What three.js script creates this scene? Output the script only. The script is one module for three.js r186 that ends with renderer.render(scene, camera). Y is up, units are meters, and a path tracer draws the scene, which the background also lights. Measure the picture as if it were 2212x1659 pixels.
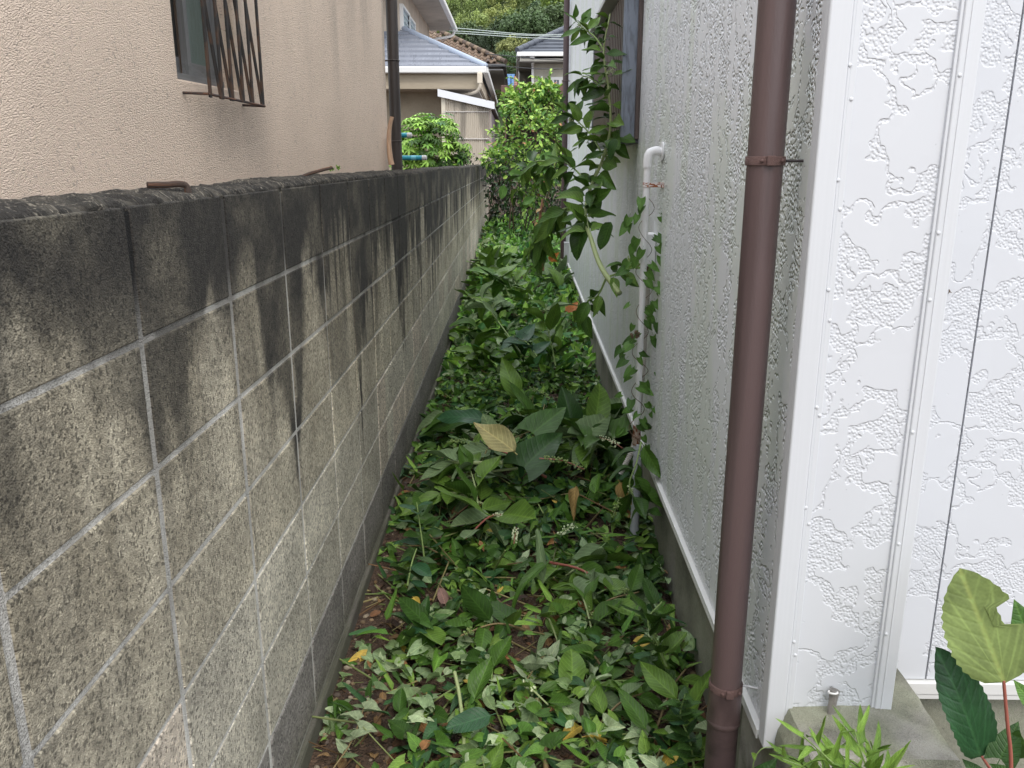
import * as THREE from 'three';
import { mergeGeometries } from 'three/addons/utils/BufferGeometryUtils.js';
import { RoundedBoxGeometry } from 'three/addons/geometries/RoundedBoxGeometry.js';

// ---------------------------------------------------------------- camera, sky, sun, exposure
const CAM = { pitch: 14.917 * Math.PI / 180, yaw: 0.215 * Math.PI / 180, eye: 1.52 };
const camera = new THREE.PerspectiveCamera(49.484, 4 / 3, 0.05, 800);
camera.position.set(0, CAM.eye, 0);
camera.rotation.order = 'YXZ';
camera.rotation.set(-CAM.pitch, CAM.yaw, 0);
const scene = new THREE.Scene();
const EXPOSURE = 2.15;
{ // overcast sky: brighter towards the zenith, faintly blue
  const W = 128, H = 64, d = new Float32Array(W * H * 4);
  for (let y = 0; y < H; y++) for (let x = 0; x < W; x++) {
    const el = (y + 0.5) / H * Math.PI - Math.PI / 2, s = Math.sin(el), i = (y * W + x) * 4;
    const a = Math.sin(x / W * 6.283 * 3 + el * 4) * 0.05 + Math.sin(x / W * 6.283 * 5 + 1 - el * 7) * 0.04;
    const L = s > 0 ? (0.72 + 0.55 * s) * (1 + a) : 0.72;
    d[i] = L * 0.95; d[i + 1] = L * 0.985; d[i + 2] = L * 1.045; d[i + 3] = 1;
  }
  const sky = new THREE.DataTexture(d, W, H, THREE.RGBAFormat, THREE.FloatType);
  sky.mapping = THREE.EquirectangularReflectionMapping; sky.magFilter = THREE.LinearFilter; sky.needsUpdate = true;
  scene.background = sky; scene.environment = sky;
}
const sun = new THREE.DirectionalLight(0xfff4e6, 0.7);
sun.position.set(6, 18, 8); sun.target.position.set(0, 0, -6);
sun.castShadow = true; sun.shadow.radius = 40;
sun.shadow.camera.left = -30; sun.shadow.camera.right = 30; sun.shadow.camera.top = 30; sun.shadow.camera.bottom = -30; sun.shadow.camera.far = 90;
scene.add(sun, sun.target);

// ---------------------------------------------------------------- helpers
const V = (x, y, z) => new THREE.Vector3(x, y, z);
function rng(a) { return () => { a = (a + 0x6d2b79f5) | 0; let t = Math.imul(a ^ (a >>> 15), 1 | a); t = (t + Math.imul(t ^ (t >>> 7), 61 | t)) ^ t; return ((t ^ (t >>> 14)) >>> 0) / 4294967296; }; }
const rnd = rng(7), rr = (a, b, r = rnd) => a + (b - a) * r();
const clamp = (x, a = 0, b = 1) => Math.min(b, Math.max(a, x));
const sm = (a, b, x) => { const t = clamp((x - a) / (b - a)); return t * t * (3 - 2 * t); };
const mix = (a, b, t) => a + (b - a) * t;
// a point of the place: the ray of a picture point (2212 x 1659) met at a distance in front of the eye
function at(X, Y, d) {
  const u = (X - 1106) / 1800, v = (829.5 - Y) / 1800, c = Math.cos(CAM.pitch), s = Math.sin(CAM.pitch);
  const y = v * c - s, z = c + v * s, x = u * Math.cos(CAM.yaw) - z * Math.sin(CAM.yaw), f = z * Math.cos(CAM.yaw) + u * Math.sin(CAM.yaw), k = d / f;
  return V(x * k, CAM.eye + y * k, -d);
}
const taken = {};
function numbered(n) { taken[n] = (taken[n] ?? -1) + 1; return taken[n] ? n + '_' + String(taken[n]).padStart(3, '0') : n; }
function tag(o, label, category, group, kind) {
  if (label) o.userData.label = label; if (category) o.userData.category = category;
  if (group) o.userData.group = group; if (kind) o.userData.kind = kind;
  return o;
}
function thing(name, label, category, pos = V(0, 0, 0), group) {
  const o = new THREE.Group(); o.name = numbered(name); o.position.copy(pos); scene.add(o);
  return tag(o, label, category, group);
}
function part(name, geo, m, parent, label) {
  const g = Array.isArray(geo) ? (geo.length > 1 ? merge(geo) : geo[0]) : geo;
  const o = new THREE.Mesh(g, m); o.castShadow = o.receiveShadow = true;
  o.name = parent ? name : numbered(name);
  (parent || scene).add(o);
  if (label) o.userData.label = label;
  return o;
}
function merge(list) {
  return mergeGeometries(list.map((g) => { const n = g.index ? g.toNonIndexed() : g; for (const k of Object.keys(n.attributes)) if (!['position', 'normal', 'uv'].includes(k)) n.deleteAttribute(k); return n; }));
}
const bx = (x0, x1, y0, y1, z0, z1) => new THREE.BoxGeometry(x1 - x0, y1 - y0, z1 - z0).translate((x0 + x1) / 2, (y0 + y1) / 2, (z0 + z1) / 2);
function rbx(x0, x1, y0, y1, z0, z1, r = 0.004, seg = 2) { return new RoundedBoxGeometry(x1 - x0, y1 - y0, z1 - z0, seg, Math.min(r, (x1 - x0) / 2.1, (y1 - y0) / 2.1, (z1 - z0) / 2.1)).translate((x0 + x1) / 2, (y0 + y1) / 2, (z0 + z1) / 2); }
function setUV(g, f) { const p = g.attributes.position, n = g.attributes.normal, uv = new Float32Array(p.count * 2); for (let i = 0; i < p.count; i++) { const r = f(p.getX(i), p.getY(i), p.getZ(i), n.getX(i), n.getY(i), n.getZ(i)); uv[2 * i] = r[0]; uv[2 * i + 1] = r[1]; } g.setAttribute('uv', new THREE.BufferAttribute(uv, 2)); return g; }
// uv in metres, by the face's main direction
const metres = (g) => { g = g.index ? g.toNonIndexed() : g; return setUV(g, (x, y, z, a, b, c) => (a = Math.abs(a), b = Math.abs(b), c = Math.abs(c), a >= b && a >= c ? [-z, y] : c >= b ? [x, y] : [x, -z])); };
function cyl(a, b, r0, r1 = r0, seg = 10, open = false) {
  const d = b.clone().sub(a), L = d.length(), g = new THREE.CylinderGeometry(r1, r0, L, seg, 1, open).translate(0, L / 2, 0);
  return g.applyQuaternion(new THREE.Quaternion().setFromUnitVectors(V(0, 1, 0), d.normalize())).translate(a.x, a.y, a.z);
}
function tube(pts, r0, r1 = r0, seg = 24, rad = 6) {
  const c = new THREE.CatmullRomCurve3(pts), fr = c.computeFrenetFrames(seg, false), pos = [], nor = [], uv = [], ix = [], L = c.getLength();
  for (let i = 0; i <= seg; i++) {
    const t = i / seg, p = c.getPointAt(t), r = mix(r0, r1, t);
    for (let j = 0; j <= rad; j++) {
      const a = j / rad * Math.PI * 2, n = fr.normals[i].clone().multiplyScalar(Math.cos(a)).addScaledVector(fr.binormals[i], Math.sin(a));
      pos.push(p.x + n.x * r, p.y + n.y * r, p.z + n.z * r); nor.push(n.x, n.y, n.z); uv.push(j / rad, t * L);
      if (i < seg && j < rad) { const k = i * (rad + 1) + j; ix.push(k, k + 1, k + rad + 1, k + 1, k + rad + 2, k + rad + 1); }
    }
  }
  for (const [row, e] of [[0, pts[0]], [seg, pts[pts.length - 1]]]) { const k = pos.length / 3; pos.push(e.x, e.y, e.z); const tn = fr.tangents[row].clone().multiplyScalar(row ? 1 : -1); nor.push(tn.x, tn.y, tn.z); uv.push(0.5, row ? L : 0); for (let j = 0; j < rad; j++) { const q = row * (rad + 1) + j; row ? ix.push(q, q + 1, k) : ix.push(q + 1, q, k); } }
  const g = new THREE.BufferGeometry(); g.setAttribute('position', new THREE.Float32BufferAttribute(pos, 3)); g.setAttribute('normal', new THREE.Float32BufferAttribute(nor, 3)); g.setAttribute('uv', new THREE.Float32BufferAttribute(uv, 2)); g.setIndex(ix);
  return g;
}
// noise
const PERM = new Uint8Array(512), HV = new Float32Array(256); { const r = rng(99); const p = [...Array(256).keys()]; for (let i = 255; i > 0; i--) { const j = Math.floor(r() * (i + 1)); [p[i], p[j]] = [p[j], p[i]]; } for (let i = 0; i < 512; i++) PERM[i] = p[i & 255]; for (let i = 0; i < 256; i++) HV[i] = r(); }
const md = (a, n) => ((a % n) + n) % n;
function vn(x, y, px = 256, py = 256) {
  const xi = Math.floor(x), yi = Math.floor(y), fx = x - xi, fy = y - yi, u = fx * fx * (3 - 2 * fx), v = fy * fy * (3 - 2 * fy);
  const x0 = md(xi, px), x1 = md(xi + 1, px), y0 = md(yi, py), y1 = md(yi + 1, py);
  const a = HV[PERM[PERM[x0] + y0]], b = HV[PERM[PERM[x1] + y0]], c = HV[PERM[PERM[x0] + y1]], d = HV[PERM[PERM[x1] + y1]];
  return a + (b - a) * u + (c - a) * v + (a - b - c + d) * u * v;
}
function fbm(x, y, o, px = 256, py = 256) { let s = 0, a = 0.5, t = 0; for (let i = 0; i < o; i++) { s += a * vn(x + i * 17, y + i * 31, px, py); t += a; x *= 2; y *= 2; px = Math.min(256, px * 2); py = Math.min(256, py * 2); a *= 0.5; } return s / t; }
function worley(x, y, p) { const xi = Math.floor(x), yi = Math.floor(y); let m = 9; for (let i = -1; i < 2; i++) for (let j = -1; j < 2; j++) { const h = PERM[PERM[md(xi + i, p) & 255] + (md(yi + j, p) & 255)], dx = xi + i + HV[h] - x, dy = yi + j + HV[(h * 7 + 13) & 255] - y; m = Math.min(m, dx * dx + dy * dy); } return Math.sqrt(m); }
function texture(w, h, f, color = true) {
  const d = new Uint8Array(w * h * 4), g = (x) => 255 * (color ? (x <= 0.0031308 ? 12.92 * x : 1.055 * Math.pow(x, 1 / 2.4) - 0.055) : x);
  for (let y = 0; y < h; y++) for (let x = 0; x < w; x++) { const c = f((x + 0.5) / w, (y + 0.5) / h), i = (y * w + x) * 4; if (typeof c === 'number') { d[i] = d[i + 1] = d[i + 2] = clamp(g(clamp(c)), 0, 255); } else for (let k = 0; k < 3; k++) d[i + k] = clamp(g(clamp(c[k])), 0, 255); d[i + 3] = 255; }
  const t = new THREE.DataTexture(d, w, h); t.wrapS = t.wrapT = THREE.RepeatWrapping; t.magFilter = THREE.LinearFilter; t.minFilter = THREE.LinearMipmapLinearFilter; t.generateMipmaps = true;
  if (color) t.colorSpace = THREE.SRGBColorSpace; t.needsUpdate = true; return t;
}
const rep = (t, x, y = x) => { const c = t.clone(); c.repeat.set(x, y); c.needsUpdate = true; return c; };
const C = (r, g, b) => new THREE.Color().setRGB(r, g, b);
const M = (r, g, b, rough = 0.7, o = {}) => new THREE.MeshStandardMaterial({ color: C(r, g, b), roughness: rough, ...o });

// ---------------------------------------------------------------- textures
const grainT = texture(512, 512, (u, v) => { const a = vn(u * 128, v * 128, 128, 128), b = vn(u * 256, v * 256), c = fbm(u * 8, v * 8, 4, 8, 8); return 0.25 * a + 0.35 * b + 0.4 * c; }, false);
const softT = texture(512, 512, (u, v) => { const c = fbm(u * 6, v * 6, 5, 6, 6), d = vn(u * 200, v * 200, 200, 200); const k = 0.72 + 0.42 * (c - 0.5) + 0.12 * (d - 0.5); return [k, k, k]; });
const TOP = 1.462;
// concrete blocks: black algae running down from the top, brown grime, per-block tone, pores and pale aggregate
function blockColor(d, y, mortar, r, r2) {
  const t = TOP - y, bi = Math.floor(d / 0.4), bj = Math.floor(t / 0.2), dj = Math.abs(d / 0.4 - Math.round(d / 0.4)) * 0.4;
  const wob = (fbm(d * 7, y * 5, 3) - 0.5) * 0.06, dd = d + wob, jit1 = HV[(Math.round(d / 0.4) * 37 + 5) & 255], f = sm(1.6, 3, d);
  const n1 = fbm(dd * 2.6 + 5, y * 0.4, 3), n2 = vn(dd * 13, y * 0.5 + 3), n3 = vn(dd * 34, y * 0.8 + 9), grime = fbm(d * 6 + 40, y * 6, 4), fine = fbm(d * 40, y * 30, 3);
  const near = sm(1.45, 1.0, d);
  let L = 0.19 + 0.3 * sm(0.38, 0.6, n1) + 0.38 * sm(0.55, 0.9, n2) * (0.6 + 0.4 * f) + 0.25 * sm(0.62, 0.95, n3) * f;
  L += 0.36 * Math.exp(-Math.pow((dd - Math.round(d / 0.4) * 0.4 - 0.012) / (0.04 + 0.03 * jit1), 2)) * jit1;
  L *= 1 - 0.35 * near; L *= 0.92 + 0.08 * f; L *= 1 - 0.3 * sm(6.5, 11, d);
  let black = sm(L + 0.1, L - 0.1, t + (grime - 0.5) * 0.2 + (fine - 0.5) * 0.08) * (0.7 + 0.3 * sm(0.3, 0.6, grime));
  black *= 1 - 0.45 * near * sm(0.06, 0.22, t) * sm(0.4, 0.6, grime);
  black = Math.max(black, 0.8 * sm(0.66, 0.8, vn(dd * 9 + 50, y * 0.4)) * sm(0.75, 0.2, t) * (0.4 + 0.6 * f));
  if (mortar) black *= 0.1 + 0.85 * sm(0.3, 0.12, t) + 0.35 * sm(0.55, 0.75, n2) * sm(0.6, 0.3, t);
  const brown = 0.85 * sm(0.8, 0.15, t + (grime - 0.5) * 1.1) * 0.85;
  const tone = 1 + (HV[(bi * 31 + bj * 57 + 11) & 255] - 0.5) * 0.34 * (bj > 1 ? 1 : 0.3), pink = HV[(bi * 17 + bj * 91 + 3) & 255] > 0.7 && bj > 3 ? 0.035 : 0;
  let c = mortar ? [0.68, 0.67, 0.63] : bj >= 4 ? [0.56 + pink, 0.525, 0.43] : [0.53, 0.485, 0.375];
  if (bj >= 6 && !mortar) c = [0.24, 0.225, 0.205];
  const br = [0.185, 0.16, 0.11], bk = [0.021, 0.019, 0.017];
  const patch = (0.9 + 0.5 * (fbm(d * 9, y * 9 + 7, 3) - 0.5)) * tone, run = 1 - 0.25 * sm(0.45, 0.8, vn(dd * 20 + 70, y * 0.9)) * sm(1.3, 0.5, t);
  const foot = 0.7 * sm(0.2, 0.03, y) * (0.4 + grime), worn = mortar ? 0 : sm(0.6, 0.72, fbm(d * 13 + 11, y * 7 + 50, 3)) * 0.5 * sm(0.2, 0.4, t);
  const pore = mortar ? (r < 0.08 ? 0.7 : 1) : r < 0.13 ? 0.4 : r > 0.93 ? 1.5 : r2 > 0.72 ? 1.18 : r2 < 0.25 ? 0.8 : 0.98;
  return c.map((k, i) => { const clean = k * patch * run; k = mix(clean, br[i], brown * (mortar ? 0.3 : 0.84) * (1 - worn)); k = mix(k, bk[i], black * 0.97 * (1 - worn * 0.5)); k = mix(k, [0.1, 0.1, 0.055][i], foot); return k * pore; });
}
function blockTex(w, d0, d1, mortar) {
  const r = rng(mortar ? 5 : 3), row = 1024, n = 1 << 18, K = new Float32Array(n).map(() => r()), cell = (d1 - d0) / w < 0.004 ? 0.0036 : 0.009;
  return texture(w, row, (u, v) => { const d = d0 + u * (d1 - d0), y = v * 1.5, wx = vn(d * 90, y * 90) * 1.6, wy = vn(d * 90 + 30, y * 90 + 60) * 1.6; const k = Math.floor(d / cell + wx) * 613 + Math.floor(y / 0.0042 + wy) * 7919, k2 = Math.floor(d / 0.011 + wx) * 211 + Math.floor(y / 0.009 + wy) * 3571; return blockColor(d, y, mortar, K[md(k, n)], K[md(k2 + 77, n)]); });
}
const NEAR = [-0.6, 3.4], FAR = [3.4, 17.8];
const blockNear = blockTex(2048, ...NEAR, false), blockFar = blockTex(2048, ...FAR, false), mortarNear = blockTex(1024, ...NEAR, true), mortarFar = blockTex(1024, ...FAR, true);
const poreT = texture(1024, 1024, (u, v) => { const a = worley(u * 150, v * 150, 150), b = fbm(u * 20, v * 20, 4, 20, 20), c = vn(u * 250, v * 250, 250, 250); return clamp(0.55 + 0.3 * (b - 0.5) - 0.5 * sm(0.25, 0.08, a) + 0.35 * (c - 0.5)); }, false);
// siding relief: smooth raised islands with torn edges, crumbly channels between them (1.5 m square)
function normals(w, h, f, size, depth) {
  const H = new Float32Array(w * h), d = new Uint8Array(w * h * 4), k = depth / (2 * size / w);
  for (let y = 0; y < h; y++) for (let x = 0; x < w; x++) H[y * w + x] = f((x + 0.5) / w, (y + 0.5) / h);
  for (let y = 0; y < h; y++) for (let x = 0; x < w; x++) {
    const a = (H[y * w + (x + 1) % w] - H[y * w + (x + w - 1) % w]) * k, b = (H[((y + 1) % h) * w + x] - H[((y + h - 1) % h) * w + x]) * k, n = 1 / Math.hypot(a, b, 1), i = (y * w + x) * 4;
    d[i] = 127.5 * (1 - a * n); d[i + 1] = 127.5 * (1 - b * n); d[i + 2] = 127.5 * (1 + n); d[i + 3] = 255;
  }
  const t = new THREE.DataTexture(d, w, h); t.wrapS = t.wrapT = THREE.RepeatWrapping; t.magFilter = THREE.LinearFilter; t.minFilter = THREE.LinearMipmapLinearFilter; t.generateMipmaps = true; t.needsUpdate = true; return t;
}
const sidingH = (u, v) => {
  const P = 16, x = u * P, y = v * P, wx = fbm(x * 3, y * 3, 2, P * 3, P * 3) - 0.5, wy = fbm(x * 3 + 9, y * 3 + 4, 2, P * 3, P * 3) - 0.5;
  const n = fbm(x + wx * 0.7, y + wy * 0.7, 2, P, P), e = vn(u * 110, v * 110, 110, 110) * 0.6 + vn(u * 220, v * 220, 220, 220) * 0.4 - 0.5;
  const n2 = fbm(u * 12 + wx * 0.6 + 40, v * 12 + wy * 0.6 + 40, 2, 12, 12);
  const q = n + e * 0.13, island = Math.min(Math.max(sm(0.56, 0.574, q), sm(0.43, 0.416, q)), sm(0.02, 0.034, Math.abs(n2 - 0.5) + e * 0.05));
  const w = worley(u * 250, v * 250, 250), crumb = 0.65 * sm(0.6, 0.15, w) + 0.35 * vn(u * 150, v * 150, 150, 150);
  return island * (0.97 + 0.03 * e) + (1 - island) * (0.05 + 0.8 * crumb);
};
const sidingN = normals(2048, 2048, sidingH, 1.5, 0.0018);
// the alley side has the same relief, deeper and coarser
const sideH = (u, v) => {
  const P = 36, x = u * P, y = v * 12, wx = fbm(x * 2, y * 4, 2, P * 2, 48) - 0.5, wy = fbm(x * 2 + 9, y * 4 + 4, 2, P * 2, 48) - 0.5;
  const n = fbm(x + wx * 0.9, y + wy * 0.9, 2, P, 12), e = vn(u * 90, v * 130, 90, 130) - 0.5, q = n + e * 0.24, island = Math.max(sm(0.59, 0.63, q), sm(0.4, 0.36, q));
  const w = worley(u * 170, v * 170, 170), crumb = 0.55 * sm(0.6, 0.1, w) + 0.45 * vn(u * 80, v * 110, 80, 110);
  return island * 0.85 + (1 - island) * crumb;
};
const sideN = normals(2048, 2048, sideH, 1.5, 0.0048);
const sideC = texture(1024, 1024, (u, v) => { const h = sideH(u, v), o = fbm(u * 12, v * 4, 3, 12, 4), g = sm(0.5, 0.7, o); const k = 0.985 - 0.07 * sm(0.7, 0.84, h); return [k * (1 - 0.07 * g), k * (1 - 0.04 * g), k * (1 - 0.11 * g)]; });
const sideDirt = texture(1024, 512, (u, v) => { const d = u * 10, y = v * 4; const g = sm(0.5, 0.72, fbm(d * 1.7, y * 0.25 + 3, 3)) * sm(0.35, 0.6, fbm(d * 4, y * 1.5, 3)), low = sm(0.75, 0.36, y) * (0.3 + fbm(d * 3, y * 4, 3)), st = sm(0.6, 0.9, vn(d * 9, y * 0.5)) * 0.25; const k = 0.98 - 0.1 * st - 0.08 * fbm(d * 2, y * 2, 4); return [k * (1 - 0.14 * g - 0.1 * low), k * (1 - 0.09 * g - 0.09 * low), k * (1 - 0.26 * g - 0.16 * low)]; });
const frontDirt = texture(512, 512, (u, v) => { const k = 0.985 - 0.05 * fbm(u * 5, v * 5, 4, 5, 5) - (vn(u * 220, v * 220, 220, 220) > 0.985 ? 0.25 : 0); return [k, k, k]; });
const stuccoT = texture(1024, 1024, (u, v) => { const a = worley(u * 130, v * 130, 130), b = vn(u * 70, v * 70, 70, 70), c = worley(u * 90 + 3, v * 90 + 7, 90); return clamp(0.5 * sm(0.75, 0.15, a) + 0.3 * b + 0.25 * sm(0.6, 0.1, c)); }, false);
const stuccoC = texture(2048, 1024, (u, v) => { // u: 0..6 m from the far corner towards the viewer, v: 1..3 m high
  const d = u * 6, y = 1 + v * 2, w = fbm(d * 3, y * 3, 4);
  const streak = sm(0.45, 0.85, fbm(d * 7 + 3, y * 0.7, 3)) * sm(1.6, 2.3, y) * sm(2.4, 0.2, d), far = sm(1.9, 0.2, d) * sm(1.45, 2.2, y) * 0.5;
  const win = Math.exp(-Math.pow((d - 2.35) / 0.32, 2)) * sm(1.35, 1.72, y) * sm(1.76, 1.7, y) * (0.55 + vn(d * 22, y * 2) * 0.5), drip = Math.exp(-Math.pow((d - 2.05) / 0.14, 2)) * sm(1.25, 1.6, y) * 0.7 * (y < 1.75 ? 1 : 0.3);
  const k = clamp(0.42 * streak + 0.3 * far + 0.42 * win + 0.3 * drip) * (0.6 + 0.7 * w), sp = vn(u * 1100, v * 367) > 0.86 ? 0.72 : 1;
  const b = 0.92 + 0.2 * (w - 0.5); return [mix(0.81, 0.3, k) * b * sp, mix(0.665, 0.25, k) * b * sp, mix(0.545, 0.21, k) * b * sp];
});
const concT = texture(512, 512, (u, v) => { const a = fbm(u * 5, v * 5, 5, 5, 5), s = vn(u * 256, v * 256), g = sm(0.5, 0.7, fbm(u * 3 + 2, v * 2, 4, 3, 2)); const k = 0.78 + 1.0 * (a - 0.5) - 0.22 * sm(0.55, 0.7, fbm(u * 4 + 9, v * 4 + 3, 5, 4, 4)) + (s < 0.1 ? -0.3 : 0.2 * (s - 0.5)); return [k * (1 - 0.12 * g), k * (1 - 0.06 * g), k * (1 - 0.2 * g)]; });
const soilT = texture(1024, 1024, (u, v) => { const a = fbm(u * 10, v * 10, 5, 10, 10), w = worley(u * 60, v * 60, 60), s = vn(u * 256, v * 256), st = w < 0.26 ? 1.9 * HV[Math.floor(u * 60) * 7 + Math.floor(v * 60) & 255] : 1; const k = (0.5 + a * 0.9) * (0.75 + 0.5 * s) * Math.max(0.8, st); return [0.075 * k, 0.047 * k, 0.03 * k]; });
const soilB = texture(512, 512, (u, v) => clamp(0.6 * fbm(u * 16, v * 16, 5, 16, 16) + 0.4 * sm(0.5, 0.1, worley(u * 40, v * 40, 40))), false);
const rustT = texture(256, 256, (u, v) => { const a = fbm(u * 8, v * 8, 5, 8, 8), b = sm(0.5, 0.75, a); return [mix(0.055, 0.17, b), mix(0.042, 0.08, b), mix(0.036, 0.045, b)]; });
const pipeT = texture(512, 1024, (u, v) => { const a = fbm(u * 6, v * 12, 5, 6, 12), s = vn(u * 90, v * 3, 90, 3) > 0.93 && vn(u * 4, v * 14, 4, 14) > 0.7 ? 0.25 : 0, sp = vn(u * 200, v * 256, 200, 256) < 0.03 ? -0.3 : 0; const du = sm(0.52, 0.75, fbm(u * 3 + 5, v * 5, 4, 3, 5)) * 0.3, k = 0.8 + 0.95 * (a - 0.5) + s * 1.4 + sp; return [k + du * 0.7, k + du * 0.75, k + du * 0.8]; });
// leaf prints: vein pattern in leaf coordinates (u along, v across)
const leafT = (nv, fan, mottle) => texture(256, 256, (u, v) => {
  const s = Math.abs(v - 0.5) * 2, mid = Math.exp(-Math.pow(s / 0.045, 2)); let side;
  if (fan) { const a = Math.atan2(s * 0.9, u + 0.02); side = Math.max(...[0.45, 0.95].map((q) => Math.exp(-Math.pow((a - q) / 0.03, 2)))) * sm(1, 0.7, u); const w = (u * nv - s * 3.2) % 1; side = Math.max(side, 0.5 * Math.exp(-Math.pow((md(w, 1) - 0.5) / 0.09, 2))); } else { const w = md(u * nv - s * 2.4 - s * s * 0.7, 1); side = Math.exp(-Math.pow((w - 0.5) / 0.1, 2)) * (1 - 0.5 * s); }
  const net = vn(u * 60, v * 40), m = fbm(u * 5, v * 5, 4), k = 0.62 + 0.1 * (net - 0.5) + mottle * (m - 0.5) + 0.32 * mid + 0.27 * side; return [k * (1 + 0.12 * mid), k, k * (1 - 0.05 * mid)];
});
const pinnT = leafT(9, false, 0.45), fanT = leafT(5, true, 0.4);
const leafB = texture(256, 256, (u, v) => { const s = Math.abs(v - 0.5) * 2, w = md(u * 9 - s * 2.4 - s * s * 0.7, 1); return clamp(0.75 - 0.5 * Math.exp(-Math.pow((w - 0.5) / 0.13, 2)) - 0.5 * Math.exp(-Math.pow(s / 0.06, 2)) + 0.2 * (vn(u * 50, v * 50) - 0.5)); }, false);

// ---------------------------------------------------------------- ground
const soilY = (x, z) => 0.36 * sm(-8.5, -14.5, z) + 0.03 * (fbm(x * 3 + 20, z * 3 + 60, 3) - 0.5) + (x < 0.6 ? 0.05 * Math.exp(-Math.pow((z + 3.9) / 0.8, 2)) : 0);
const farY = (z) => 0.36 * sm(-8.5, -14.5, z) + 0.75 * sm(-16, -22, z) + 1.2 * sm(-30, -58, z);
function sheet(x0, x1, z0, z1, nx, nz, f) { const g = new THREE.PlaneGeometry(1, 1, nx, nz), p = g.attributes.position, uv = g.attributes.uv; for (let i = 0; i < p.count; i++) { const x = mix(x0, x1, p.getX(i) + 0.5), z = mix(z1, z0, p.getY(i) + 0.5); p.setXYZ(i, x, f(x, z), z); uv.setXY(i, x, -z); } g.computeVertexNormals(); return g; }
const soilM = M(1, 1, 1, 0.95, { map: rep(soilT, 1.6), bumpMap: rep(soilB, 2.5), bumpScale: 0.012 });
tag(part('ground', sheet(-400, 400, -420, 60, 60, 160, (x, z) => farY(z) - 0.06), soilM), 'dark bare earth around and behind the houses', 'ground', null, 'structure');
tag(part('soil', sheet(-0.62, 2.6, -17.9, 1.6, 40, 260, soilY), soilM), 'dark brown soil with small stones along the narrow alley', 'soil', null, 'structure');

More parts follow.
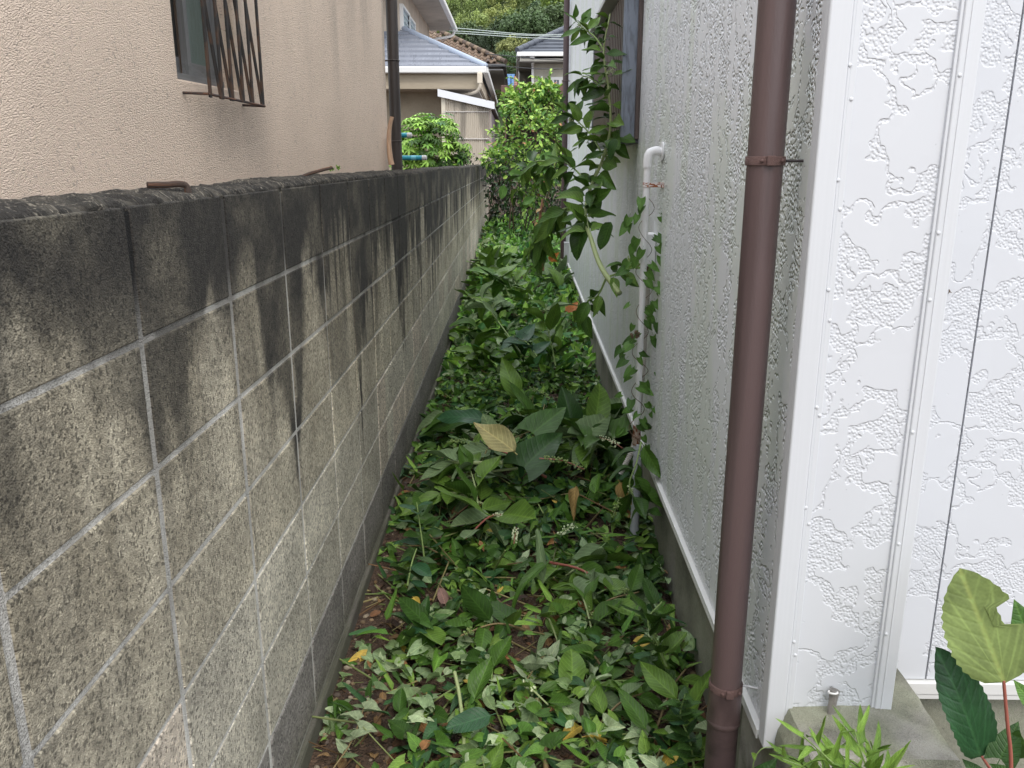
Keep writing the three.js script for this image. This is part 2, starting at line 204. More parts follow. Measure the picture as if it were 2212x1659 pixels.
// ---------------------------------------------------------------- block wall
{
  const w = thing('block_wall', 'grey concrete block wall blackened by grime along the left of the alley', 'wall', V(-0.55, 0, 0));
  const bm = (t, lo, hi) => { const m = new THREE.MeshStandardMaterial({ map: t, roughness: 0.93, bumpMap: rep(poreT, (hi - lo) / 0.5, 1.5 / 0.5), bumpScale: 0.004 }); return m; };
  const mats = [bm(blockNear, ...NEAR), bm(blockFar, ...FAR)], mort = [bm(mortarNear, ...NEAR), bm(mortarFar, ...FAR)];
  const uvw = (R) => (x, y, z) => [(-z - x * 0.3 - R[0]) / (R[1] - R[0]), (y + x * 0.25) / 1.5];
  const r = rng(21), rest = [];
  for (let i = -2; i < 44; i++) for (let j = 0; j < 7; j++) {
    const d0 = i * 0.4 + 0.005, d1 = d0 + 0.39, y1 = TOP - 0.003 - j * 0.2, y0 = y1 - 0.19, mid = (d0 + d1) / 2, R = mid < 3.4 ? NEAR : FAR;
    let g;
    if (mid < 9) {
      g = new RoundedBoxGeometry(0.13, 0.19, mid < 2.2 ? 0.381 : 0.386, 2, 0.0035);
      g.rotateY((r() - 0.5) * 0.003).rotateZ((r() - 0.5) * 0.006).translate(-0.065 + r() * 0.0018, (y0 + y1) / 2, -mid);
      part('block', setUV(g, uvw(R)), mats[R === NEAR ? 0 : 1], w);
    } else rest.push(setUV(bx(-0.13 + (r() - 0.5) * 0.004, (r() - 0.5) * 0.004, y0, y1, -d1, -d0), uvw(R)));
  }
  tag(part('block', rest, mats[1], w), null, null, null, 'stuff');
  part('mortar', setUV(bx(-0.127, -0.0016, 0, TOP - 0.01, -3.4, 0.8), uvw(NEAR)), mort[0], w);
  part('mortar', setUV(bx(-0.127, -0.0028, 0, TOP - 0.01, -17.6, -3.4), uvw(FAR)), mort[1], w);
  // rough mortar capping on top
  const pos = [], ix = [], prof = [[-0.004, -0.012], [-0.0015, -0.003], [-0.005, 0.004], [-0.012, 0.007], [-0.024, 0.01], [-0.036, 0.012], [-0.05, 0.013], [-0.066, 0.013], [-0.082, 0.013], [-0.1, 0.012], [-0.12, 0.01], [-0.133, -0.012]], NP = 12, ds = [];
  for (let d = -0.8; d < 5; d += 0.012) ds.push(d); for (let d = 5; d <= 17.62; d += 0.05) ds.push(d);
  ds.forEach((d, i) => prof.forEach(([x, y], k) => {
    const n = fbm(d * 38, x * 38 + 20, 3) - 0.5, n2 = vn(d * 2.3, 4) - 0.5, n3 = vn(d * 110, x * 110 + 50) - 0.5, e = k > 0 && k < NP - 1 ? 1 : 0.2;
    pos.push(x + (n * 0.008 + n3 * 0.003) * (k < 3 ? 1 : 0.4), TOP + y + e * (n * 0.015 + n2 * 0.012 + n3 * 0.004), -d);
    if (i && k) { const a = (i - 1) * NP + k, b = i * NP + k; ix.push(a - 1, a, b - 1, a, b, b - 1); }
  }));
  const cg = new THREE.BufferGeometry(); cg.setAttribute('position', new THREE.Float32BufferAttribute(pos, 3)); cg.setIndex(ix); cg.computeVertexNormals(); setUV(cg, (x, y, z) => [-z, x + y]);
  const capC = texture(1024, 256, (u, v) => { const a = fbm(u * 30, v * 8, 4, 30, 8), s = vn(u * 256, v * 60, 256, 60), q = vn(u * 200 + 7, v * 50, 200, 50), k = 0.02 + 0.04 * sm(0.45, 0.7, a) + (s > 0.84 ? 0.13 : 0) + (q > 0.88 ? 0.08 : 0); return [k * 1.12, k, k * 0.8]; });
  part('mortar_cap', cg, M(1, 1, 1, 0.97, { map: rep(capC, 1 / 0.9, 1 / 0.22), bumpMap: rep(poreT, 3), bumpScale: 0.008 }), w, 'rough black mortar capping with pale grit');
  part('footing', metres(rbx(-0.15, 0.012, -0.2, 0.055, -17.6, 0.8, 0.006)), M(0.16, 0.15, 0.125, 0.95, { map: rep(concT, 1.2), bumpMap: rep(grainT, 4), bumpScale: 0.004 }), w);
}
// things on the wall top
const rustM = M(1.4, 1.3, 1.2, 0.9, { map: rustT, bumpMap: rep(grainT, 2), bumpScale: 0.002 });
{
  const a = at(318, 399, 1.46), b = at(402, 400, 1.5), t = thing('rebar_stub', 'bent rusty rebar stub hooked over the near end of the block wall top', 'rebar', b, 'rebar stubs in the wall top');
  const q = (x, y, z) => V(x, y, z), L = a.clone().sub(b);
  part('bar', tube([L, L.clone().multiplyScalar(0.5).add(q(0, 0.0005, 0)), L.clone().multiplyScalar(0.16).add(q(0, 0.002, 0)), q(0.0, -0.001, 0), q(0.003, -0.022, 0)], 0.0052, 0.0058, 30, 9), rustM, t);
  const a2 = at(718, 362, 2.62), b2 = at(655, 381, 2.58), t2 = thing('rebar_stub', 'straight rusty rebar stub leaning out of the wall top beside a small weed', 'rebar', b2, 'rebar stubs in the wall top');
  part('bar', tube([V(-0.01, -0.012, 0), V(0, 0, 0), a2.clone().sub(b2).multiplyScalar(0.6).add(V(0, 0.002, 0)), a2.clone().sub(b2)], 0.0055, 0.005, 20, 9), rustM, t2);
}

// ---------------------------------------------------------------- left house
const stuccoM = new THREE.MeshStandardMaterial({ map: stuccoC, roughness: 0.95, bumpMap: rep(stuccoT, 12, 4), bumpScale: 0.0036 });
{
  const h = thing('stucco_house', 'pinkish beige stucco house with a small barred window above the block wall', 'house', V(-0.8, 0, -5.46));
  h.rotation.y = -0.0997;
  const s = new THREE.Shape([[0, -0.3], [9, -0.3], [9, 2.8], [0, 2.8]].map(([x, y]) => new THREE.Vector2(x, y)));
  const W = { z0: 2.22, z1: 2.68, y0: 1.775, y1: 2.6 };
  s.holes.push(new THREE.Path([[W.z0, W.y0], [W.z0, W.y1], [W.z1, W.y1], [W.z1, W.y0]].map(([x, y]) => new THREE.Vector2(x, y))));
  const wall = new THREE.ExtrudeGeometry(s, { depth: 0.15, bevelEnabled: true, bevelThickness: 0.006, bevelSize: 0.006, bevelOffset: -0.006, bevelSegments: 2 }).rotateY(-Math.PI / 2).translate(-0.006, 0, 0);
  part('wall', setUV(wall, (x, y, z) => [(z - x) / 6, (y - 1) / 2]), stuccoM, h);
  part('rear_wall', metres(bx(-7, -0.17, -0.3, 2.8, 0.0, 0.15)), M(0.55, 0.46, 0.38, 0.95, { bumpMap: rep(stuccoT, 2), bumpScale: 0.005 }), h);
  part('roof', metres(bx(-7.4, 0.1, 2.8, 2.92, -0.1, 9.4)), M(0.12, 0.12, 0.13, 0.8), h);
  const alu = M(0.3, 0.31, 0.32, 0.45, { metalness: 0.4, map: softT }), dark = M(0.035, 0.036, 0.034, 0.8), glass = new THREE.MeshPhysicalMaterial({ color: C(0.16, 0.23, 0.21), roughness: 0.5, map: rep(softT, 3), bumpMap: rep(grainT, 6), bumpScale: 0.002, clearcoat: 0.3 });
  const win = part('window', [bx(-0.14, -0.055, W.y0, W.y0 + 0.03, W.z0, W.z1), bx(-0.1, -0.06, W.y0 + 0.03, W.y1, W.z0, W.z0 + 0.022), bx(-0.1, -0.06, W.y0 + 0.03, W.y1, W.z1 - 0.022, W.z1)], alu, h);
  part('sash', [bx(-0.098, -0.075, W.y0 + 0.03, W.y0 + 0.075, W.z0 + 0.022, 2.45), bx(-0.098, -0.075, W.y0 + 0.075, W.y1, W.z0 + 0.022, W.z0 + 0.05), bx(-0.098, -0.075, W.y0 + 0.075, W.y1, 2.425, 2.45)], alu, win);
  part('pane', bx(-0.09, -0.085, W.y0 + 0.075, W.y1, W.z0 + 0.05, 2.425), glass, win, 'frosted greenish window pane');
  part('sash', [bx(-0.128, -0.105, W.y0 + 0.03, W.y0 + 0.09, 2.45, W.z1 - 0.022)], alu, win);
  part('insect_screen', bx(-0.122, -0.112, W.y0 + 0.09, W.y1, 2.44, W.z1 - 0.022), dark, win);
  const railM = M(0.8, 0.8, 0.85, 0.85, { map: rustT }), rail = (a, b) => part('rail', cyl(a, b, 0.0045, 0.0045, 7), railM, grille);
  const grille = part('window_grille', cyl(V(0.075, 1.732, 2.64), V(0.078, 1.722, 2.18), 0.0045, 0.0045, 7), railM, h);
  rail(V(-0.01, 1.735, 2.66), V(0.075, 1.732, 2.64)); rail(V(-0.01, 1.726, 2.2), V(0.078, 1.722, 2.18)); rail(V(0.075, 2.12, 2.64), V(0.078, 2.11, 2.18));
  const barM = M(0.42, 0.5, 0.56, 0.85, { map: rustT, bumpMap: rep(grainT, 1, 4), bumpScale: 0.002 });
  const bar = (z, dx) => { const g = rbx(-0.0035, 0.0035, 0, 0.8, -0.008, 0.008, 0.0015, 1); const p = g.attributes.position; for (let i = 0; i < p.count; i++) p.setXYZ(i, p.getX(i) - dx * p.getY(i) + Math.sin(p.getY(i) * 9 + z * 40) * 0.0012, p.getY(i) + 1.722, p.getZ(i)); g.translate(0.077, 0, z); setUV(g, (x, y, zz) => [zz * 6, y * 3]); return part('bar', g, barM, grille); };
  [2.625, 2.54, 2.455, 2.37, 2.285, 2.19].forEach((z, i) => { bar(z, 0); if (i) bar(z + 0.012, 0.1); });
}
const pipeDark = M(0.045, 0.036, 0.033, 0.5, { map: rep(pipeT, 1, 0.5) });
{
  const p = at(851, 170, 5.62), t = thing('drainpipe', 'dark brown drainpipe at the far corner of the beige stucco house', 'drainpipe', V(p.x, 1.3, -5.62));
  part('pipe', [cyl(V(0, -1.2, 0), V(0, 1.5, 0), 0.036, 0.036, 18)], pipeDark, t);
  for (const y of [0.84, 0.35, 0.12]) part('bracket', [new THREE.TorusGeometry(0.0375, 0.004, 6, 20).rotateX(Math.PI / 2).translate(0, y, 0), bx(-0.07, -0.036, y - 0.004, y + 0.004, -0.004, 0.004)], y < 0.2 ? rustM : pipeDark, t);
  const a = at(846, 356, 5.35), b = at(850, 252, 5.35), L = b.clone().sub(a), h = thing('wooden_handle', 'short curved pale wooden tool handle propped at the house corner by the drainpipe', 'tool handle', a);
  const woodM = M(0.6, 0.4, 0.27, 0.6, { map: rep(softT, 1, 3) });
  part('handle', tube([V(0, 0, 0), V(-0.006, L.y * 0.12, 0), V(-0.012, L.y * 0.45, 0), V(-0.003, L.y * 0.8, 0), V(0.014, L.y, 0)], 0.018, 0.012, 30, 12).scale(1, 1, 1.3), woodM, h);
  for (const [X, Y, nm] of [[890, 292, 'upper'], [922, 341, 'lower']]) {
    const e = at(X, Y, 6.1), q = thing('laundry_pole', nm + ' teal pole with a grey end cap sticking out behind the drainpipe', 'pole', e);
    part('pole', cyl(V(-1.2, 0, -0.1), V(-0.032, 0, 0), 0.0165, 0.0165, 16), M(0.02, 0.24, 0.33, 0.35), q);
    part('end_cap', [cyl(V(-0.034, 0, 0), V(-0.006, 0, 0), 0.0175, 0.0175, 16), new THREE.SphereGeometry(0.0172, 14, 8).scale(0.5, 1, 1).translate(-0.006, 0, 0)], M(0.42, 0.43, 0.44, 0.5), q);
    if (nm === 'lower') part('sticker', cyl(V(-0.11, 0, -0.007), V(-0.075, 0, -0.004), 0.0169, 0.0169, 16), M(0.12, 0.4, 0.5, 0.4), q);
  }
}

// ---------------------------------------------------------------- right house: local x to the right, local -z along the alley, origin at its near corner
const RH = V(0.52, 0, -1.47), RA = -0.0128;
// a point on the alley side of the white house: distance in front of the eye, height, gap left of the siding
const onWall = (d, y, off = 0) => V(0.52 + 0.0128 * (d - 1.47) - off, y, -d);
const paint = [0.74, 0.76, 0.79];
const sideM = M(0.83, 0.85, 0.885, 0.34, { map: rep(sideC, 1 / 1.5), normalMap: rep(sideN, 1 / 1.5), normalScale: new THREE.Vector2(1.9, 1.9) });
const frontM = M(0.67, 0.69, 0.725, 0.45, { map: frontDirt, normalMap: rep(sidingN, 1 / 1.5) });
const trimM = M(0.67, 0.69, 0.72, 0.4, { map: rep(frontDirt, 2) }), caulk = M(0.62, 0.64, 0.66, 0.6), dripM = M(0.72, 0.72, 0.7, 0.45, { map: rep(frontDirt, 3) });
const foundM = M(0.33, 0.315, 0.28, 0.92, { map: rep(concT, 0.8), bumpMap: rep(grainT, 5), bumpScale: 0.003 });
{
  const h = thing('white_house', 'white house clad in embossed siding panels on the right of the alley', 'house', RH); h.rotation.y = RA;
  const Y0 = 0.372, Y1 = 3.55;
  part('sheathing', [bx(0.0035, 0.05, Y0, Y1, -8.86, -0.02)], caulk, h);
  for (let i = 0; i < 20; i++) { const z1 = -0.03 - i * 0.4545, z0 = Math.max(-8.86, z1 - 0.4505); if (z1 < -8.8) break; part('siding_panel', metres(rbx(0, 0.014, Y0, Y1, z0, z1, 0.0025, 1)), sideM, h); }
  // front: narrow pilaster, then the recessed wall
  part('siding_panel', metres(bx(0.044, 0.208, 0.4, Y1, -0.02, -0.004).translate(0.33, 0.71, 0)).translate(-0.33, -0.71, 0), frontM, h);
  part('siding_panel', metres(bx(0.225, 0.4195, Y0, Y1, -0.235, -0.215).translate(0, 0.3, 0)).translate(0, -0.3, 0), frontM, h);
  part('siding_panel', metres(bx(0.4235, 1.333, Y0, Y1, -0.235, -0.215)), frontM, h);
  part('siding_panel', metres(bx(1.337, 2.25, Y0, Y1, -0.235, -0.215).translate(0, 0.4, 0)).translate(0, -0.4, 0), frontM, h);
  part('joint', bx(0.4, 1.4, Y0, Y1, -0.24, -0.221), M(0.12, 0.12, 0.14, 0.8), h);
  part('return_panel', metres(bx(0.236, 0.246, 0.4, Y1, -0.214, -0.012)), frontM, h);
  // corner trim with raised ribs and nail heads
  const ct = part('corner_trim', [rbx(-0.009, 0.03, 0.352, Y1, -0.012, 0.004, 0.004), rbx(-0.009, 0.003, 0.352, Y1, -0.034, -0.008, 0.003), rbx(0.03, 0.0345, 0.385, Y1, -0.012, 0.0015, 0.001), rbx(0.0345, 0.045, 0.4, Y1, -0.012, 0.0005, 0.001)], trimM, h);
  const tr = part('trim_strip', [rbx(0.203, 0.2085, 0.4, Y1, -0.012, 0.001, 0.001), rbx(0.2085, 0.243, 0.4, Y1, -0.014, 0.004, 0.003), rbx(0.2195, 0.2225, 0.4, Y1, 0.003, 0.0052, 0.0008)], trimM, h);
  const nail = new THREE.SphereGeometry(0.0034, 10, 6).scale(1, 1, 0.45);
  const r = rng(4);
  for (let y = 0.62; y < 2.4; y += 0.21) { for (const [x, z, p] of [[0.033, 0.002, ct], [0.0405, 0.001, ct], [0.213, 0.0045, tr]]) { const n = part('nail_head', nail, trimM, p); n.position.set(x + (r() - 0.5) * 0.003, y + (r() - 0.5) * 0.12, z); } }
  // metal starter strip under the siding
  part('drip_edge', [rbx(-0.013, 0.03, Y0 - 0.016, Y0 - 0.002, -8.86, -0.034, 0.002, 1), bx(-0.013, -0.0095, Y0 - 0.024, Y0 - 0.016, -8.86, -0.034)], dripM, h);
  part('drip_edge', [rbx(0.25, 2.3, Y0 - 0.034, Y0 - 0.003, -0.236, -0.203, 0.003, 1), bx(0.25, 2.3, Y0 - 0.046, Y0 - 0.034, -0.222, -0.206)], dripM, h);
  part('foundation', metres(bx(0.026, 0.14, -0.3, Y0 - 0.017, -8.8, -0.06)), foundM, h);
  part('foundation', metres(bx(0.14, 2.4, -0.3, Y0 - 0.006, -0.36, -0.26)), foundM, h);
  part('rear_wall', metres(bx(0.0, 7, Y0, Y1, -8.9, -8.862)), sideM, h);
  part('corner_trim', [rbx(-0.012, 0.04, Y0, Y1, -8.925, -8.885, 0.004), rbx(-0.008, 0.003, Y0, Y1, -8.885, -8.84, 0.003)], trimM, h, 'white corner trim at the far end');
  part('right_wall', bx(2.26, 2.35, -0.3, Y1, -8.86, -0.24), frontM, h);
  part('roof', metres(bx(-0.06, 2.9, Y1, Y1 + 0.14, -9.0, 0.1)), M(0.12, 0.12, 0.13, 0.8), h);
  // window bay with brown ribbed cladding
  const d0 = 3.9 - 1.47, d1 = 5.62 - 1.47, P = 0.075, B = 1.622, T = 2.26;
  const brown = M(0.085, 0.062, 0.055, 0.38, { metalness: 0.25, map: rep(pipeT, 1, 1) }), blue = M(0.2, 0.225, 0.27, 0.4, { metalness: 0.35, map: rep(pipeT, 1, 1.3) });
  const box = part('shutter_box', [bx(-P + 0.012, 0, B + 0.015, T, -d1, -d0 - 0.006)], brown, h, 'brown ribbed metal shutter box');
  for (let i = 0; i < 22; i++) { const z = -d0 - 0.04 - i * (d1 - d0 - 0.07) / 21; part('rib', rbx(-P, -P + 0.014, B + 0.012, T - 0.01, z - 0.022, z + 0.022, 0.005, 1), brown, box); }
  part('end_plate', [rbx(-P - 0.004, -0.014, B, T + 0.01, -d0 - 0.004, -d0 + 0.004, 0.002, 1), rbx(-P - 0.006, -P + 0.012, B, T + 0.01, -d0 - 0.02, -d0 + 0.005, 0.002, 1)], blue, box, 'blue grey end plate');
  part('end_plate', [rbx(-P - 0.006, -0.002, B, T + 0.01, -d1 - 0.006, -d1 + 0.014, 0.002, 1)], blue, box, 'blue grey end plate');
  part('frame', [rbx(-0.02, -0.001, B - 0.004, T + 0.03, -d0 + 0.0045, -d0 + 0.032, 0.002, 1)], brown, box);
  part('sill', [rbx(-P - 0.012, 0.002, B - 0.022, B + 0.002, -d1 - 0.01, -d0 + 0.012, 0.004, 1), bx(-P - 0.006, 0, B + 0.0025, B + 0.0145, -d1, -d0 - 0.001)], M(0.13, 0.14, 0.155, 0.45, { metalness: 0.3, map: softT }), box);
  part('hood', [rbx(-P - 0.05, 0.002, T + 0.012, T + 0.035, -d1 - 0.05, -d0 + 0.06, 0.004, 1)], M(0.5, 0.51, 0.53, 0.4), box);
}
{ // concrete pad under the pilaster
  const t = thing('concrete_pad', 'weathered concrete pad with sloping edges under the narrow white pilaster', 'concrete base', V(0.7, 0, -1.5)); t.rotation.y = RA;
  const lo = [[-0.165, 0.2], [0.155, 0.2], [0.155, -0.2], [-0.165, -0.2]], ys = [-0.3, 0.375, 0.4, 0.452], sh = [1, 1, 0.985, 0.86], pos = [], ix = [], N = 10, r = rng(8);
  const ring = [];
  for (let k = 0; k < 4; k++) { const [ax, az] = lo[k], [b_x, bz] = lo[(k + 1) % 4]; for (let i = 0; i < N; i++) ring.push([mix(ax, b_x, i / N), mix(az, bz, i / N)]); }
  ys.forEach((y, q) => ring.forEach(([x, z]) => pos.push(x * sh[q] + (r() - 0.5) * 0.004, y - (q === 3 ? 0.012 * sm(-0.05, 0.16, z) : 0) + (r() - 0.5) * 0.003 * (q > 1), z * sh[q] + (r() - 0.5) * 0.004)));
  const R = ring.length; for (let q = 0; q < 3; q++) for (let i = 0; i < R; i++) { const a = q * R + i, b = q * R + (i + 1) % R; ix.push(a, b, a + R, b, b + R, a + R); }
  const c = pos.length / 3; pos.push(0, 0.456, -0.02); for (let i = 0; i < R; i++) ix.push(3 * R + i, 3 * R + (i + 1) % R, c);
  let g = new THREE.BufferGeometry(); g.setAttribute('position', new THREE.Float32BufferAttribute(pos, 3)); g.setIndex(ix); g = g.toNonIndexed(); g.computeVertexNormals();
  part('pad', metres(g), M(0.42, 0.4, 0.35, 0.95, { map: rep(concT, 2.2), bumpMap: rep(grainT, 5), bumpScale: 0.006 }), t);
  const s = at(1797, 1528, 1.455), k = thing('pipe_stub', 'small broken pipe stub wrapped in torn silvery tape at the foot of the pilaster', 'pipe stub', s);
  const sg = new THREE.CylinderGeometry(0.0095, 0.0065, 0.052, 16, 12), p = sg.attributes.position; for (let i = 0; i < p.count; i++) { const a = Math.atan2(p.getZ(i), p.getX(i)), n = 1 + 0.25 * (vn(a * 3 + 10, p.getY(i) * 200 + 20) - 0.5); p.setXYZ(i, p.getX(i) * n, p.getY(i), p.getZ(i) * n); } sg.computeVertexNormals();
  part('tape_wrap', sg.rotateZ(-0.12).rotateX(-0.12).translate(0, 0.012, 0), M(0.42, 0.39, 0.36, 0.4, { metalness: 0.3, map: rep(softT, 0.6), bumpMap: rep(grainT, 0.5), bumpScale: 0.003 }), k);
  part('torn_rim', [new THREE.TorusGeometry(0.0085, 0.0022, 6, 16, 5).rotateX(1.3).translate(-0.002, 0.036, 0.002)], M(0.8, 0.79, 0.77, 0.6), k);
  const f = at(2051, 629, 1.676), ins = thing('insect', 'tiny brown winged insect resting on the white front wall', 'insect', f), im = M(0.09, 0.05, 0.03, 0.5);
  part('body', [new THREE.SphereGeometry(0.0016, 8, 6).scale(1, 1.9, 1).rotateZ(0.4), new THREE.SphereGeometry(0.0011, 8, 6).translate(-0.0012, 0.0032, 0)], im, ins);
  for (const q of [0.9, -0.5]) part('wing', new THREE.SphereGeometry(0.001, 8, 4).scale(1, 3, 0.15).translate(0, -0.003, 0.001).rotateZ(q), M(0.2, 0.17, 0.13, 0.4), ins);
}
{ // near brown drainpipe
  const c = V(0.456, 0, -1.575), t = thing('drainpipe', 'thick reddish brown drainpipe standing close by the near corner of the white house', 'drainpipe', c);
  const m = M(0.118, 0.08, 0.079, 0.36, { map: rep(pipeT, 1, 0.45), bumpMap: rep(grainT, 1, 3), bumpScale: 0.0006 });
  part('pipe', [cyl(V(0, 0.34, 0), V(0, 3.53, 0), 0.0325, 0.0325, 40)], m, t);
  part('lower_pipe', [cyl(V(0, -0.1, 0), V(0, 0.345, 0), 0.0335, 0.0335, 40)], M(0.075, 0.05, 0.05, 0.5, { map: rep(pipeT, 1, 2), bumpMap: rep(grainT, 2), bumpScale: 0.001 }), t);
  part('coupling', new THREE.LatheGeometry([[0.0325, 0.415], [0.0352, 0.416], [0.036, 0.42], [0.0352, 0.35], [0.037, 0.347], [0.0368, 0.338], [0.0335, 0.336]].map(([x, y]) => new THREE.Vector2(x, y)).reverse(), 40), m, t);
  const clampM = M(0.25, 0.15, 0.135, 0.8, { map: rep(softT, 2), bumpMap: rep(grainT, 3), bumpScale: 0.002 });
  for (const y of [1.522, 0.428]) {
    const b = part('bracket', [new THREE.LatheGeometry([[0.033, -0.008], [0.0358, -0.0075], [0.0358, 0.0075], [0.033, 0.008]].map(([x, q]) => new THREE.Vector2(x, q)), 36).translate(0, y, 0)], clampM, t);
    part('hinge', [rbx(-0.008, 0.008, y - 0.009, y + 0.009, 0.033, 0.041, 0.002), new THREE.SphereGeometry(0.004, 8, 6).translate(0.022, y, 0.031), new THREE.SphereGeometry(0.0035, 8, 6).translate(-0.015, y, 0.034)], clampM, b);
    part('spike', cyl(V(0.03, y, 0), V(0.066, y, 0.012), 0.0028, 0.0028, 8), y > 1 ? M(0.05, 0.04, 0.04, 0.6) : M(0.6, 0.6, 0.6, 0.5), b);
  }
}
{ // far brown drainpipe and the pale box at the far corner
  const p = at(1220, 300, 10.15), t = thing('drainpipe', 'dark brown drainpipe at the far corner of the white house', 'drainpipe', V(p.x, 0, -10.15));
  part('pipe', cyl(V(0, 0, 0), V(0, 3.53, 0), 0.033, 0.033, 16), M(0.075, 0.045, 0.045, 0.45, { map: rep(pipeT, 1, 0.5) }), t);
  for (const y of [2.42, 1.2, 0.9]) part('bracket', [new THREE.TorusGeometry(0.035, 0.006, 6, 16).rotateX(Math.PI / 2).translate(0, y, 0), cyl(V(0.03, y, 0), V(0.09, y, 0), 0.004)], M(0.09, 0.055, 0.055, 0.6), t);
  const b = at(1224, 574, 9.9), u = thing('utility_box', 'small pale grey utility box at the foot of the far house corner', 'utility box', b);
  part('housing', rbx(-0.03, 0.05, 0, 0.26, -0.08, 0.06, 0.006), M(0.5, 0.5, 0.5, 0.6), u); part('lid', rbx(-0.034, 0.054, 0.26, 0.275, -0.084, 0.064, 0.004), M(0.42, 0.42, 0.43, 0.6), u);
}
// white water pipe, conduit, junction box
const pvc = M(0.8, 0.8, 0.81, 0.35), orustT = texture(128, 128, (u, v) => { const b = sm(0.44, 0.56, fbm(u * 5, v * 5, 4)); return [mix(0.72, 0.27, b), mix(0.68, 0.085, b), mix(0.66, 0.03, b)]; });
const PIPE = 3.17;
{
  const o = onWall(PIPE, 0.5, 0.055), t = thing('water_pipe', 'white plastic water pipe climbing the siding from the weeds to a wall flange', 'pipe', o), top = 1.545 - 0.5;
  part('pipe', [cyl(V(0, 0.0, 0), V(0, top - 0.02, 0), 0.0125, 0.0125, 20)], pvc, t);
  part('elbow', [tube([V(0, top - 0.045, 0), V(0, top - 0.02, 0), V(0.006, top + 0.005, 0), V(0.026, top + 0.014, 0), V(0.04, top + 0.014, 0)], 0.0165, 0.0165, 24, 16)], pvc, t);
  part('flange', [cyl(V(0.047, top + 0.012, 0), V(0.054, top + 0.012, 0), 0.036, 0.034, 28), cyl(V(0.03, top + 0.014, 0), V(0.048, top + 0.013, 0), 0.0135, 0.0135, 16)], pvc, t);
  const cl = part('clamp', [cyl(V(0, top - 0.115, 0), V(0, top - 0.098, 0), 0.0155, 0.0155, 16), bx(0.0, 0.054, top - 0.115, top - 0.098, 0.012, 0.0145), rbx(0.05, 0.0545, top - 0.116, top - 0.097, -0.02, 0.06, 0.001, 1)], M(1, 1, 1, 0.85, { map: orustT }), t, 'rusty white pipe clamp');
  part('lower_fitting', [cyl(V(0, -0.075, 0), V(0, 0.005, 0), 0.0155, 0.0155, 16), cyl(V(0, -0.05, 0), V(0, -0.035, 0), 0.019, 0.019, 16), cyl(V(0.01, -0.01, 0), V(0.055, -0.005, 0), 0.007, 0.007, 10)], M(0.55, 0.45, 0.38, 0.6, { map: orustT }), t);
  const g = tube([V(0.005, -0.07, 0.0), V(0.006, -0.2, 0.01), V(0.002, -0.35, 0.03), V(-0.002, -0.5, 0.05)], 0.017, 0.018, 60, 14);
  { const p = g.attributes.position, u = g.attributes.uv; for (let i = 0; i < p.count; i++) p.setX(i, p.getX(i) + 0.0012 * Math.sin(u.getY(i) * 260 + u.getX(i) * 6.28)); g.computeVertexNormals(); }
  part('insulation', g, M(0.4, 0.42, 0.45, 0.7), t, 'grey tape wrapped lower end');
  // corrugated conduit behind it
  const c0 = onWall(PIPE + 0.1, 0.44, 0.03), c = thing('conduit', 'pale corrugated conduit running up behind the white pipe to a junction box', 'conduit', c0);
  const cp = [V(-0.08, -0.16, 0.05), V(-0.03, -0.06, 0.03), V(-0.012, 0.02, 0), V(0.006, 0.25, -0.02), V(0.008, 0.5, -0.01), V(0.01, 0.66, 0)], cc = new THREE.CatmullRomCurve3(cp);
  const cg = tube(cp, 0.0105, 0.0105, 420, 12); { const p = cg.attributes.position, u = cg.attributes.uv; for (let k = 0; k <= 420; k++) { const q = cc.getPointAt(k / 420); const s = k % 4 < 2 ? 1.12 : 0.88; for (let j = 0; j < 13; j++) { const i = k * 13 + j; p.setXYZ(i, q.x + (p.getX(i) - q.x) * s, q.y + (p.getY(i) - q.y) * s, q.z + (p.getZ(i) - q.z) * s); } } cg.computeVertexNormals(); }
  part('tube', cg, M(0.46, 0.44, 0.4, 0.6), c);
  part('connector', cyl(V(0.01, 0.645, 0), V(0.01, 0.69, 0), 0.0135, 0.0135, 16), M(0.1, 0.06, 0.045, 0.6), c);
  const j0 = onWall(PIPE + 0.1, 1.13, 0.0), j = thing('junction_box', 'white plastic junction box half hidden behind the white pipe', 'junction box', j0);
  part('housing', rbx(-0.05, -0.002, 0, 0.125, -0.04, 0.04, 0.006), pvc, j); part('cover', rbx(-0.054, -0.05, 0.004, 0.121, -0.036, 0.036, 0.002), pvc, j); part('knob', cyl(V(-0.058, 0.035, 0), V(-0.054, 0.035, 0), 0.018, 0.018, 20), pvc, j);
}

// ---------------------------------------------------------------- houses beyond the alley
// front slope of a hip roof facing the viewer; hip corner (hx, y, z), running to x = ex, rise s, direction of the other end
function courses(hx, ex, y0, z0, s, run, n, name, m, parent, thick = 0.03) {
  const L = run / n, sg = Math.sign(ex - hx);
  for (let k = 0; k < n; k++) {
    const t0 = k * L, t1 = (k + 1) * L + 0.02, a = hx + sg * t0, b = hx + sg * t1, g = new THREE.BufferGeometry();
    const P = [[a, y0 + s * t0 + thick, z0 - t0], [ex, y0 + s * t0 + thick, z0 - t0], [ex, y0 + s * t1 + 0.004, z0 - t1], [b, y0 + s * t1 + 0.004, z0 - t1], [a, y0 + s * t0 - 0.01, z0 - t0], [ex, y0 + s * t0 - 0.01, z0 - t0]];
    let I = [0, 1, 2, 0, 2, 3, 4, 5, 1, 4, 1, 0]; if (sg < 0) I = I.map((_, i) => I[i - (i % 3) + [0, 2, 1][i % 3]]);
    g.setAttribute('position', new THREE.Float32BufferAttribute(I.flatMap((i) => P[i]), 3)); g.computeVertexNormals();
    part(name, metres(g), m, parent);
  }
}
